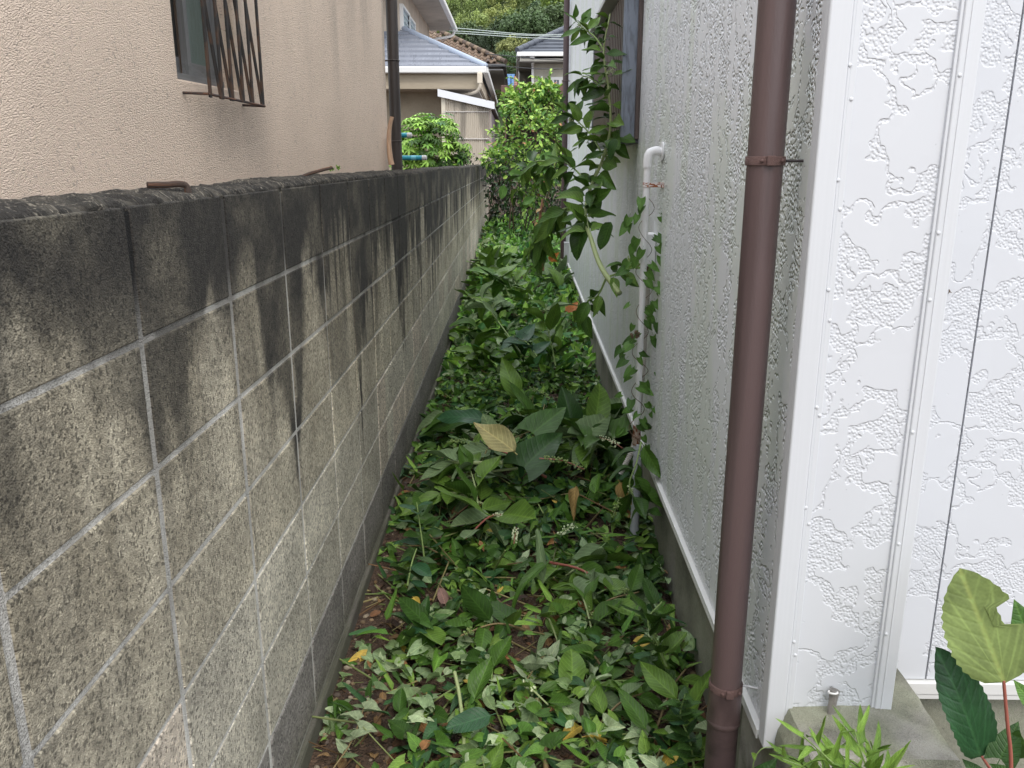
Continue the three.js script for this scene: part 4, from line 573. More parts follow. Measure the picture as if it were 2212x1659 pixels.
// ---------------------------------------------------------------- alley floor
const inAlley = (z) => [-0.525, 0.545 + 0.0128 * (-z - 1.47)];
const heapY = (x, z) => soilY(x, z) + 0.13 * Math.exp(-Math.pow((z + 3.75) / 0.62, 2)) * sm(-0.5, -0.2, x) + 0.17 * sm(-5.9, -7.4, z) * sm(-0.62, -0.3, x) + 0.1 * Math.exp(-Math.pow((z + 9.5) / 1.2, 2));
{
  const r = rng(101);
  const g0 = thing('leaf_litter', 'dead brown leaves, twigs and grit scattered over the alley soil', 'leaf litter'); tag(g0, null, null, null, 'stuff');
  const dead = []; for (let i = 0; i < 5200; i++) { const z = -1.3 - 13 * Math.pow(r(), 1.7), [a, b] = inAlley(z), x = mix(a, b, r()); dead.push([basis(V(x, soilY(x, z) + 0.002 + r() * 0.012, z), V(r() - 0.5, (r() - 0.5) * 0.35, r() - 0.5), V((r() - 0.5) * 0.9, 1, (r() - 0.5) * 0.9), rr(0.015, 0.05, r)), col(pick(DEADS, r), rr(0.6, 1.3, r))]); }
  scatter('dead_leaf', LG.ovate[1], LM.white, dead, g0);
  const tw = [], cy = new THREE.CylinderGeometry(0.012, 0.016, 1, 5).rotateZ(-Math.PI / 2).translate(0.5, 0, 0); for (let i = 0; i < 1500; i++) { const z = -1.4 - 8 * Math.pow(r(), 1.6), [a, b] = inAlley(z), x = mix(a, b, r()); tw.push([basis(V(x, heapY(x, z) * 0.8 + 0.006, z), V(r() - 0.5, (r() - 0.5) * 0.25, r() - 0.5), V(0, 1, 0.1), rr(0.05, 0.24, r)), col(pick([[0.28, 0.24, 0.1], [0.2, 0.26, 0.08], [0.16, 0.09, 0.04], [0.2, 0.24, 0.08]], r), rr(0.6, 1.2, r))]); }
  scatter('twig', cy, M(0.62, 0.62, 0.62, 0.7), tw, g0);
  const pb = [], ico = new THREE.IcosahedronGeometry(1, 1); { const p = ico.attributes.position; for (let i = 0; i < p.count; i++) { const k = 0.85 + 0.3 * vn(p.getX(i) * 2 + 9, p.getY(i) * 2 + p.getZ(i) * 3 + 9); p.setXYZ(i, p.getX(i) * k, p.getY(i) * k * 0.7, p.getZ(i) * k); } ico.computeVertexNormals(); }
  for (let i = 0; i < 1500; i++) { const z = -1.5 - 5 * Math.pow(r(), 1.4), [a, b] = inAlley(z), x = mix(a, b, Math.pow(r(), 1.3)); pb.push([basis(V(x, soilY(x, z) + 0.001, z), V(r() - 0.5, 0, r() - 0.5), V(0.2, 1, 0), rr(0.003, 0.012, r)), col(pick([[0.2, 0.14, 0.08], [0.28, 0.2, 0.12], [0.13, 0.1, 0.08], [0.34, 0.28, 0.2]], r), rr(0.5, 1, r))]); }
  scatter('pebble', ico, M(0.62, 0.62, 0.62, 0.8), pb, g0);

  const g1 = thing('ground_leaves', 'mat of cut green leaves and creeping heart-leaved weeds covering the alley floor', 'ground cover'); tag(g1, null, null, null, 'stuff');
  const lists = { heart: [[], [], [], []], poke: [[], [], [], []], ovate: [[], [], []], blade: [[], [], []] };
  const add = (kind, p, d, n, s, c) => { const L = lists[kind]; L[Math.floor(r() * L.length)].push([basis(p, d, n, s), c]); };
  for (let i = 0; i < 3600; i++) { // near: hearts, pale undersides up; thinner along the left edge where the soil shows
    const z = -1.25 - 2.3 * r(), [a, b] = inAlley(z), x = mix(a, b, r()), cl = fbm(x * 5 + 30, z * 4, 2); if (cl < mix(0.56, 0.4, sm(-0.5, -0.1, x))) continue;
    const y = soilY(x, z) + 0.006 + 0.085 * r() * sm(-0.55, -0.2, x), pale = r() < mix(0.62, 0.3, sm(-0.5, 0.2, x)) * sm(-3.3, -2.3, z);
    add(r() < 0.75 ? 'heart' : 'ovate', V(x, y, z), V(r() - 0.5, (r() - 0.5) * 0.4, r() - 0.5), V((r() - 0.5) * 1.5, 1, (r() - 0.3) * 1.5), rr(0.026, 0.07, r) * (r() < 0.3 ? 0.7 : 1), r() < 0.03 ? col(pick([[0.36, 0.25, 0.05], [0.2, 0.1, 0.04]], r), 1) : pale ? col(pick(PALES, r), rr(0.75, 1.1, r)) : col(pick(GREENS, r), rr(0.7, 1.2, r)));
  }
  for (let i = 0; i < 520; i++) { const z = -1.4 - 2.6 * r(), [a, b] = inAlley(z), x = mix(a, b, Math.pow(r(), 0.75)), y = soilY(x, z) + 0.02 + 0.05 * r(); add('blade', V(x, y, z), V(r() - 0.5, 0.1 + (r() - 0.5) * 0.5, r() - 0.5), V((r() - 0.5) * 0.8, 1, r() - 0.4), rr(0.05, 0.12, r), col(pick(GREENS, r), rr(0.8, 1.4, r))); }
  for (let i = 0; i < 3400; i++) { // middle
    const z = -2.7 - 3.4 * r(), [a, b] = inAlley(z), x = mix(a, b, r()), cl = fbm(x * 4 + 70, z * 3, 2), gap = sm(0.45, 0.15, Math.abs(z + 5.1)); if (cl < 0.36 + 0.06 * gap + 0.14 * sm(-0.3, -0.5, x)) continue;
    const y = mix(soilY(x, z), heapY(x, z), Math.pow(r(), 0.6)) + 0.01; add(r() < 0.35 ? 'poke' : r() < 0.6 ? 'ovate' : 'heart', V(x, y, z), V(r() - 0.5, (r() - 0.5) * 0.5, r() - 0.5), V((r() - 0.5) * 1.3, 1, (r() - 0.35) * 1.3), rr(0.03, 0.1, r) * (1 - 0.4 * gap), r() < 0.12 ? col(pick(PALES, r), rr(0.6, 0.9, r)) : col(pick(GREENS, r), rr(0.6, 1.1, r)));
  }
  for (let i = 0; i < 1700; i++) { // small leaves between the heaps
    const z = -4.55 - 1.5 * r(), [a, b] = inAlley(z), x = mix(a, b, r()); if (x > 0.2 && r() < 0.55) continue;
    add(r() < 0.5 ? 'heart' : r() < 0.5 ? 'ovate' : 'poke', V(x, soilY(x, z) + 0.01 + 0.05 * r(), z), V(r() - 0.5, (r() - 0.4) * 0.6, r() - 0.5), V((r() - 0.5) * 1.5, 1, (r() - 0.3) * 1.5), rr(0.03, 0.075, r), r() < 0.08 ? col(pick(PALES, r), 0.8) : col(pick(GREENS, r), rr(0.8, 1.4, r)));
  }
  for (let i = 0; i < 5200; i++) { // far heap
    const z = -5.9 - 9.5 * Math.pow(r(), 1.2), [a, b] = inAlley(z), x = mix(a, b, r()); const y = mix(soilY(x, z), heapY(x, z), Math.pow(r(), 0.5)) + 0.02 + 0.07 * r() * r();
    add(r() < 0.5 ? 'poke' : r() < 0.6 ? 'ovate' : 'heart', V(x, y, z), V(r() - 0.5, (r() - 0.35) * 0.9, r() - 0.5), V((r() - 0.5) * 1.6, 1, (r() - 0.3) * 1.6), rr(0.05, 0.13, r), r() < 0.2 ? col(pick(PALES, r), rr(0.7, 1.1, r)) : col(pick(GREENS, r), rr(1.1, 2.5, r)));
  }
  for (const k in lists) lists[k].forEach((L, i) => scatter('leaf', LG[k][i], k === 'heart' ? LM.whiteF : LM.white, L, g1));
}

// ---------------------------------------------------------------- cut stems lying in the alley
const floorAt = (X, Y, d, lift = 0) => { const p = at(X, Y, d); p.y = Math.max(p.y, soilY(p.x, p.z) + 0.015) + lift; return p; };
{
  const r = rng(303), P = 'cut pokeweed stems heaped in the alley', lab = ['cut pokeweed stem with large drooping leaves in the middle heap of weeds', 'cut pokeweed stem lying in the heap of weeds at the far end of the alley'];
  // near floor
  for (let i = 0; i < 14; i++) { const z = -1.75 - 1.2 * r(), x = rr(-0.3, 0.48, r), a = r() * 6.28, L = rr(0.15, 0.35, r), y = soilY(x, z) + 0.02, x2 = clamp(x + Math.cos(a) * L, -0.45, 0.5), z2 = z + Math.sin(a) * L * 0.7, p0 = V(x, y, z), p1 = V(x2, soilY(x2, z2) + rr(0.05, 0.11, r), z2), m = p0.clone().lerp(p1, 0.5).add(V(0, 0.035, 0));
    stalk('cut_stem', 'short cut weed stem with ribbed leaves among the heart-leaved creepers', 'cut plant', [p0, m, p1], { group: 'cut weed stems on the near floor', seed: 450 + i, n: 7, l0: 0.07, l1: 0.15, geo: i % 3 ? LG.poke : LG.ovate, mat: [LM.dark, LM.mid, LM.mid, LM.light, LM.pale], stem: pick([stemM.green, stemM.pale, stemM.woody], r), flat: 0.4, sag: -0.05, tumble: 1.1, berries: i % 2, r0: 0.004 }); }
  // middle heap
  for (let i = 0; i < 15; i++) { const z = -2.75 - 1.75 * r(), x = rr(-0.3, 0.5, r), a = r() * 6.28, L = rr(0.25, 0.55, r), y = heapY(x, z) + rr(0.0, 0.05, r), x2 = clamp(x + Math.cos(a) * L, -0.42, 0.46), z2 = z + Math.sin(a) * L * 0.8, p0 = V(x, y, z), p1 = V(x2, heapY(x2, z2) + rr(0.03, 0.1, r), z2), m = p0.clone().lerp(p1, 0.5).add(V(0, 0.045, 0));
    stalk('cut_stem', lab[0], 'cut plant', [p0, m, p1], { group: P + ', middle', seed: 400 + i, n: 8, l0: 0.14, l1: 0.26, geo: i % 3 ? LG.poke : LG.ovate, mat: [LM.dark, LM.mid, LM.mid, LM.light, LM.pale], stem: pick([stemM.green, stemM.pale, stemM.red], r), flat: 0.35, sag: -0.12, tumble: 1.0, berries: i % 2, r0: 0.006 }); }
  for (let i = 0; i < 22; i++) { const z = -5.9 - 4.4 * r(), x = rr(-0.42, 0.5, r), a = r() * 6.28, L = rr(0.3, 0.6, r), y = heapY(x, z), x2 = clamp(x + Math.cos(a) * L, -0.45, 0.5), z2 = z + Math.sin(a) * L, p0 = V(x, y, z), p1 = V(x2, heapY(x2, z2) + rr(0.02, 0.11, r), z2), m = p0.clone().lerp(p1, 0.5).add(V(0, 0.045, 0));
    stalk('cut_stem', lab[1], 'cut plant', [p0, m, p1], { group: P + ', far', seed: 500 + i, n: 9, l0: 0.16, l1: 0.28, geo: [LG.poke, LG.ovate, LG.poke, LG.lobed][i % 4], mat: [LM.light, LM.fresh, LM.light, LM.pale, LM.mid], stem: pick([stemM.green, stemM.pale, stemM.brown], r), flat: 0.5, sag: 0, tumble: 1.2, berries: i % 3 === 0 ? 1 : 0, r0: 0.006 }); }
  // single leaves that stand out
  const single = (name, label, geo, m, A, B, n, cat = 'leaf', ll) => { const a = at(...A), b = at(...B), t = thing(name, label, cat, a); leafTo(t, geo, m, V(0, 0, 0), b.sub(a), n, ll); return t; };
  const F = V(0, 0.5, 1);
  single('upright_leaf', 'large bright green upright leaf standing alone behind the middle heap', leafGeo('lance', 0.42, { fold: 0.2, droop: 0.35, wave: 0.05, nu: 18, seed: 71, stalk: 0.05 }), LM.light, [1118, 862, 4.45], [1082, 762, 4.6], F);
  single('withered_leaf', 'pale yellow green leaf with a pinkish brown edge and a hole', leafGeo('lance', 0.5, { fold: 0.15, droop: 0.3, wave: 0.06, nu: 18, seed: 72, stalk: 0.06 }), LM.blush, [1112, 978, 3.36], [1022, 902, 3.46], V(-0.2, 1, 0.7));
  single('broad_leaf', 'broad dark glossy leaf lying flat at the left of the middle heap', leafGeo('ovate', 0.5, { fold: 0.06, droop: 0.3, wave: 0.04, nu: 14, seed: 73 }), LM.blue, [1046, 905, 3.85], [940, 892, 3.9], V(0.1, 1, 0.6));
  single('fan_leaf', 'large pale grey green leaf with fanned veins near the white pipe', LG.big[0], LM.pale, [1258, 945, 3.72], [1318, 893, 3.86], V(0, 1, 0.8));
  single('fan_leaf', 'round dull green leaf with fanned veins in the centre of the middle heap', LG.big[0], LM.midF, [1150, 935, 3.72], [1222, 880, 3.85], V(0, 1, 0.6));
  single('fan_leaf', 'deep green pointed leaf leaning over the top of the middle heap', LG.big[1], LM.darkF, [1232, 905, 3.95], [1215, 832, 4.0], V(0, 0.6, 1));
  single('dark_leaf', 'very dark shiny pointed leaf lying over the berry spray', leafGeo('heart', 0.8, { fold: 0.15, droop: 0.3, wave: 0.02, nu: 12, seed: 74 }), LM.darkF, [1130, 1010, 3.4], [1215, 925, 3.55], V(0, 1, 0.7));
  single('grey_leaf', 'pale grey green oval leaf lying in the lower right of the heap', LG.ovate[0], LM.pale, [1300, 1180, 2.86], [1232, 1232, 2.76], V(0.1, 1, 0.5));
  single('fan_leaf', 'pale fan-veined leaf by the foundation below the insulated pipe', LG.big[0], LM.pale, [1352, 1305, 2.55], [1378, 1238, 2.68], V(0.1, 1, 0.4));
  single('strap_leaf', 'long pale green strap leaf standing upright in the middle of the alley', leafGeo('strap', 0.2, { fold: 0.35, droop: 0.15, wave: 0.025, twist: 0.2, nu: 18, seed: 75 }), LM.pale, [1172, 1255, 2.66], [1162, 1140, 2.76], F);
  single('strap_leaf', 'long dark green strap leaf arching to the left over the cut weeds', LG.strap[1], LM.mid, [1190, 1210, 2.7], [1078, 1275, 2.55], V(0, 1, 0.3));
  single('strap_leaf', 'long light green strap leaf arching to the right over the cut weeds', LG.strap[1], LM.light, [1190, 1270, 2.62], [1325, 1255, 2.66], V(0, 1, 0.4));
  single('yellow_leaf', 'small ochre yellow leaf hanging in front of the insulated pipe', LG.ovate[1], LM.ochre, [1338, 1042, 3.08], [1358, 1092, 3.02], V(-0.4, 0.4, 1));
  single('yellow_leaf', 'bright yellow crumpled leaf on the ground near the bottom of the view', leafGeo('lance', 0.55, { fold: 0.3, droop: 0.4, wave: 0.1, nu: 14, seed: 76 }), LM.yellow, [1216, 1596, 1.92], [1262, 1560, 1.97], V(0.1, 1, 0.3));
  single('yellow_leaf', 'bright yellow leaf tip beside the dark creeping weeds at the left', LG.ovate[1], LM.yellow, [893, 1290, 2.5], [905, 1306, 2.46], V(0, 1, 0.3));
  single('brown_leaf', 'brown shrivelled hanging leaf at the lower edge of the middle heap', leafGeo('lance', 0.3, { fold: 0.5, droop: 0.3, wave: 0.09, nu: 14, seed: 77 }), LM.ochre, [1244, 1050, 3.16], [1236, 1118, 3.06], V(-0.3, 0.2, 1));
  single('brown_leaf', 'purple brown curled dead leaf among the weeds in the near alley', leafGeo('lance', 0.6, { fold: 0.7, droop: 0.5, wave: 0.12, nu: 12, seed: 78 }), LM.dead, [1255, 1565, 1.98], [1215, 1515, 2.06], V(0, 1, 0.4));
  single('brown_leaf', 'pale mauve brown dead leaf left of the strap leaves', LG.ovate[1], leafM(0.2, 0.12, 0.1, 0.7), [962, 1305, 2.48], [950, 1265, 2.52], V(-0.2, 1, 0.6));
  single('orange_leaf', 'orange dead leaf caught against the white drip edge', LG.lobed[1], leafM(0.34, 0.12, 0.03, 0.7), [1232, 672, 7.0], [1248, 648, 7.1], V(-0.5, 0.5, 1));
  single('orange_leaf', 'orange dead leaf in front of the pale utility box', LG.lobed[0], leafM(0.4, 0.14, 0.03, 0.7), [1190, 560, 9.3], [1208, 545, 9.3], V(0, 0.3, 1));
  // stems and sprays placed as in the picture
  const pk = { geo: LG.poke, l0: 0.1, l1: 0.17 };
  stalk('cut_stem', 'thick pale cut stem end with limp leaves at the left of the middle heap', 'cut plant', [at(1085, 1000, 3.35), at(1025, 1000, 3.4), at(962, 998, 3.45)], { ...pk, seed: 21, n: 6, from: 0.35, mat: [LM.pale, LM.light, LM.pale], stem: stemM.pale, r0: 0.01, r1: 0.008, flat: 0.3, pull: V(-0.5, 0.1, 0.3), l0: 0.13, l1: 0.2 });
  stalk('berry_spray', 'reddish stalk lined with small green berries across the middle heap', 'berry spray', [at(1165, 990, 3.32), at(1215, 995, 3.3), at(1262, 1014, 3.26)], { seed: 22, n: 0, stem: stemM.red, r0: 0.0028, r1: 0.0018, geo: LG.poke, mat: [LM.mid] }).add((() => { const rr2 = rng(9), a = at(1165, 990, 3.32), q = [[1165, 990, 3.32], [1215, 995, 3.3], [1262, 1014, 3.26]].map((p) => at(...p).sub(a)), o = new THREE.Mesh(merge(raceme(q, 70, 0.0046, rr2, 0.007)), berryM); o.name = 'berry'; o.castShadow = true; return o; })());
  for (const [k, A, B, m, l] of [[31, [1188, 862, 4.0], [1145, 838, 4.1], berryM, 'spray of pale green buds above the top of the middle heap'], [32, [1345, 968, 3.3], [1295, 945, 3.38], bloomM, 'spray of whitish flowers in front of the white pipe base'], [33, [1345, 1075, 3.0], [1322, 1118, 2.94], berryM, 'drooping spray of green berries below the ochre yellow leaf'], [34, [1152, 1520, 2.04], [1150, 1488, 2.08], bloomM, 'small white flower spray at the top of the woody cut stem'], [35, [1205, 1155, 2.9], [1245, 1135, 2.96], bloomM, 'small spray of white buds in the lower part of the middle heap'], [36, [1110, 1175, 2.85], [1116, 1140, 2.9], bloomM, 'tiny cream flower spray left of the strap leaf'], [37, [965, 955, 3.62], [1040, 958, 3.6], berryM, 'dark green bud spray under the broad dark leaf'], [38, [1270, 860, 4.05], [1292, 880, 4.0], berryM, 'loose spray of green buds at the upper right of the heap']]) { const a = at(...A), b = at(...B), t = thing('berry_spray', l, 'berry spray', a), L = b.sub(a), q = [V(0, 0, 0), L.clone().multiplyScalar(0.5).add(V(0, 0.008, 0)), L]; part('stalk', tube(q, 0.002, 0.0012, 14, 5), k % 2 ? stemM.green : stemM.red, t); part('berry', raceme(q, 34, 0.0042, rng(k), 0.007), m, t); }
  stalk('leafy_sprout', 'bluish green opposite-leaved sprout beside the block wall at the left', 'weed', [floorAt(918, 1215, 2.8), at(912, 1170, 2.82), at(905, 1120, 2.85), at(900, 1085, 2.87)], { seed: 23, n: 12, geo: LG.ovate, mat: [LM.blue, LM.blue, LM.dark], l0: 0.07, l1: 0.11, lean: 0.2, flat: 1, sag: 0.05, tumble: 0.5, r0: 0.004, r1: 0.002 });
  stalk('leafy_sprout', 'dark green sprout with drooping leaf pairs below the bluish sprout', 'weed', [floorAt(880, 1265, 2.6), at(890, 1215, 2.66), at(900, 1185, 2.7)], { seed: 24, n: 7, geo: LG.ovate, mat: [LM.blue, LM.dark], l0: 0.07, l1: 0.1, lean: 0.1, flat: 1, sag: -0.35, tumble: 0.5, r0: 0.004, r1: 0.002 });
  stalk('leafy_sprout', 'bright leafy shoot standing upright beyond the middle heap', 'weed', [floorAt(1200, 790, 5.6), at(1190, 740, 5.7), at(1180, 690, 5.8), at(1180, 655, 5.85)], { seed: 25, n: 14, geo: LG.poke, mat: [LM.light, LM.mid, LM.pale, LM.light], l0: 0.16, l1: 0.25, lean: 0.45, flat: 1, sag: 0.3, tumble: 0.8, r0: 0.008 });
  stalk('leafy_sprout', 'dull green leafy cut shoot lying left of the bright upright shoot', 'cut plant', [floorAt(1130, 770, 5.5), at(1080, 700, 5.9), at(1040, 650, 6.2), at(1010, 640, 6.4)], { seed: 26, n: 15, geo: LG.poke, mat: [LM.mid, LM.pale, LM.light, LM.dark], l0: 0.15, l1: 0.22, lean: 0.4, flat: 0.8, sag: 0, tumble: 0.8, r0: 0.007, berries: 2 });
  stalk('lobed_leaf_shoot', 'shoot with broad lobed bright leaves against the block wall in the far heap', 'cut plant', [floorAt(1100, 640, 7.0), at(1080, 600, 7.2), at(1050, 585, 7.3)], { seed: 27, n: 6, geo: LG.lobed, mat: [LM.lightF, LM.light, LM.midF], l0: 0.2, l1: 0.3, lean: 0.3, sag: 0, tumble: 0.6 });
  stalk('lobed_leaf_shoot', 'shoot with broad dark bluish lobed leaves in the shaded hollow', 'cut plant', [floorAt(1160, 770, 5.4), at(1130, 735, 5.55), at(1090, 735, 5.6)], { seed: 28, n: 6, geo: LG.lobed, mat: [LM.blue, LM.darkF], l0: 0.12, l1: 0.2, lean: 0.3, sag: 0, tumble: 0.6 });
  stalk('cut_stem', 'knotty ochre brown cut stem pointing away at the bottom of the view', 'cut stem', [at(1182, 1700, 1.78), at(1176, 1620, 1.86), at(1166, 1560, 1.95), at(1160, 1510, 2.02)], { seed: 29, n: 3, from: 0.85, geo: LG.poke, mat: [LM.dead, LM.brown], l0: 0.04, l1: 0.07, stem: stemM.woody, r0: 0.0085, r1: 0.0065, seg: 40 });
  stalk('cut_stem', 'straight pale green cut stem with two large leaves at the bottom of the view', 'cut plant', [at(998, 1700, 1.75), at(1002, 1600, 1.86), at(992, 1500, 1.98), at(982, 1452, 2.05)], { seed: 30, n: 0, geo: LG.poke, mat: [LM.mid], stem: stemM.pale, r0: 0.0045, r1: 0.0055 });
  single('dark_leaf', 'dark glossy leaf with water drops lying across the pale stem', LG.ovate[0], LM.blue, [1060, 1545, 1.9], [962, 1572, 1.86], V(0, 1, 0.5));
  single('upright_leaf', 'upright dark green leaf rising beside the pale stem', LG.poke[3], LM.mid, [1025, 1510, 1.96], [1062, 1418, 2.05], V(-0.6, 0.3, 0.8));
  single('upright_leaf', 'upright leaf at the bottom edge right of the pale stem', LG.poke[3], LM.light, [1050, 1680, 1.76], [1085, 1600, 1.82], V(-0.4, 0.4, 0.9));
  single('upright_leaf', 'yellow edged leaf with a brown tip leaning on the foundation', leafGeo('lance', 0.3, { fold: 0.3, droop: 0.2, wave: 0.03, nu: 14, seed: 79 }), LM.light, [1478, 1570, 1.82], [1535, 1438, 1.84], V(-0.8, 0.4, 0.5));
  single('lance_leaf', 'ribbed light green leaf in front of the foundation near the drainpipe', LG.poke[1], LM.light, [1462, 1510, 1.9], [1375, 1420, 2.0], V(0, 1, 0.6));
  single('lance_leaf', 'ribbed leaf below the paler one near the drainpipe', LG.poke[0], LM.mid, [1395, 1575, 1.86], [1335, 1480, 1.96], V(0, 1, 0.6));
  stalk('leafy_sprout', 'tangle of ribbed green leaves against the foundation left of the drainpipe', 'weed', [floorAt(1440, 1440, 2.05), at(1420, 1390, 2.08), at(1400, 1340, 2.1), at(1430, 1300, 2.12)], { seed: 41, n: 16, geo: [...LG.poke, ...LG.ovate], mat: [LM.mid, LM.light, LM.dark, LM.mid], l0: 0.07, l1: 0.13, lean: 0.3, sag: 0, tumble: 0.8, r0: 0.004, berries: 1 });
  stalk('heart_leaf_weed', 'bushy heart-leaved weed growing at the foot of the drainpipe', 'weed', [floorAt(1500, 1660, 1.7), at(1490, 1600, 1.72), at(1470, 1545, 1.74), at(1480, 1500, 1.75)], { seed: 42, n: 20, geo: LG.heart, mat: [LM.midF, LM.darkF, LM.midF, LM.blue], l0: 0.04, l1: 0.065, lean: 0.2, sag: 0.1, tumble: 0.9, r0: 0.003, r1: 0.0015 });
  stalk('heart_leaf_weed', 'pale-backed heart-leaved creeper in the centre of the near alley', 'weed', [floorAt(1130, 1480, 2.1), at(1150, 1450, 2.14), at(1170, 1420, 2.18), at(1200, 1420, 2.2)], { seed: 43, n: 13, geo: LG.heart, mat: [LM.palest, LM.pale, LM.palest], l0: 0.04, l1: 0.075, lean: 0.2, sag: 0, flat: 0.4, tumble: 0.6, r0: 0.002, r1: 0.0012, stem: stemM.woody });
  stalk('heart_leaf_weed', 'pale heart-leaved creeper trailing at the foot of the block wall', 'weed', [floorAt(720, 1660, 1.76), at(760, 1600, 1.84), at(790, 1520, 1.95), at(830, 1450, 2.08)], { seed: 44, n: 18, geo: LG.heart, mat: [LM.palest, LM.pale, LM.palest, LM.midF], l0: 0.03, l1: 0.055, lean: 0.2, sag: 0, flat: 0.4, tumble: 0.6, r0: 0.002, r1: 0.0012, stem: stemM.woody });
  stalk('heart_leaf_weed', 'dark heart-leaved creeper in the near left of the alley floor', 'weed', [floorAt(870, 1380, 2.3), at(900, 1340, 2.36), at(930, 1330, 2.4), at(960, 1370, 2.34)], { seed: 45, n: 14, geo: LG.heart, mat: [LM.darkF, LM.midF, LM.blue], l0: 0.05, l1: 0.08, lean: 0.2, sag: 0, flat: 0.5, tumble: 0.6, r0: 0.002, r1: 0.0012 });
  stalk('leafy_sprout', 'leafy cut shoot hanging from the foot of the white pipe', 'cut plant', [at(1385, 955, 3.05), at(1375, 1000, 2.98), at(1360, 1050, 2.94), at(1395, 1110, 2.9)], { seed: 46, n: 12, geo: LG.poke, mat: [LM.dark, LM.mid, LM.dark], l0: 0.1, l1: 0.16, lean: 0.4, sag: -0.3, tumble: 0.8, r0: 0.004, berries: 1 });
  single('lance_leaf', 'pointed green leaf hanging against the siding at the drip edge', LG.poke[1], LM.mid, [1392, 965, 3.0], [1418, 1030, 2.86], V(-0.9, 0.2, 0.4));
}

// ---------------------------------------------------------------- climbing vine on the white pipe
{
  const r = rng(77), b = onWall(PIPE - 0.02, 0.42, 0.055), t = thing('climbing_vine', 'heart-leaved vine twining up the white plastic pipe', 'vine', b), pts = [];
  for (let i = 0; i <= 46; i++) { const y = i / 46, a = i * 0.85; pts.push(V(Math.cos(a) * 0.022 * (1 + 0.6 * vn(i * 0.4, 3)), y * 0.97, Math.sin(a) * 0.02)); }
  part('stem', tube(pts, 0.0016, 0.001, 260, 5), stemM.brown, t);
  const c = new THREE.CatmullRomCurve3(pts);
  for (let i = 0; i < 74; i++) { const q = Math.pow((i + r()) / 74, 0.9) * 0.99, p = c.getPointAt(q), side = r() < 0.55 ? 1 : -1, o = V(side * rr(0.022, 0.05, r) * (side < 0 ? 1.2 : 0.9), rr(-0.01, 0.02, r), rr(0.005, 0.04, r)); putLeaf(t, pick(LG.heart, r), pick([LM.midF, LM.lightF, LM.lightF], r), p.clone().add(o), V(side * rr(0.1, 0.9, r), -rr(0.3, 1, r), rr(-0.2, 0.5, r)), V(-0.25, 0.45, 0.9).add(jit(0.8, r)), rr(0.032, 0.056, r)); }
  const dr = at(1372, 720, 3.1).sub(b); part('dried_fruit', Array.from({ length: 9 }, () => { const p = jit(0.03, r).add(dr); return new THREE.IcosahedronGeometry(0.006, 1).translate(p.x, p.y, p.z); }), stemM.brown, t);
}
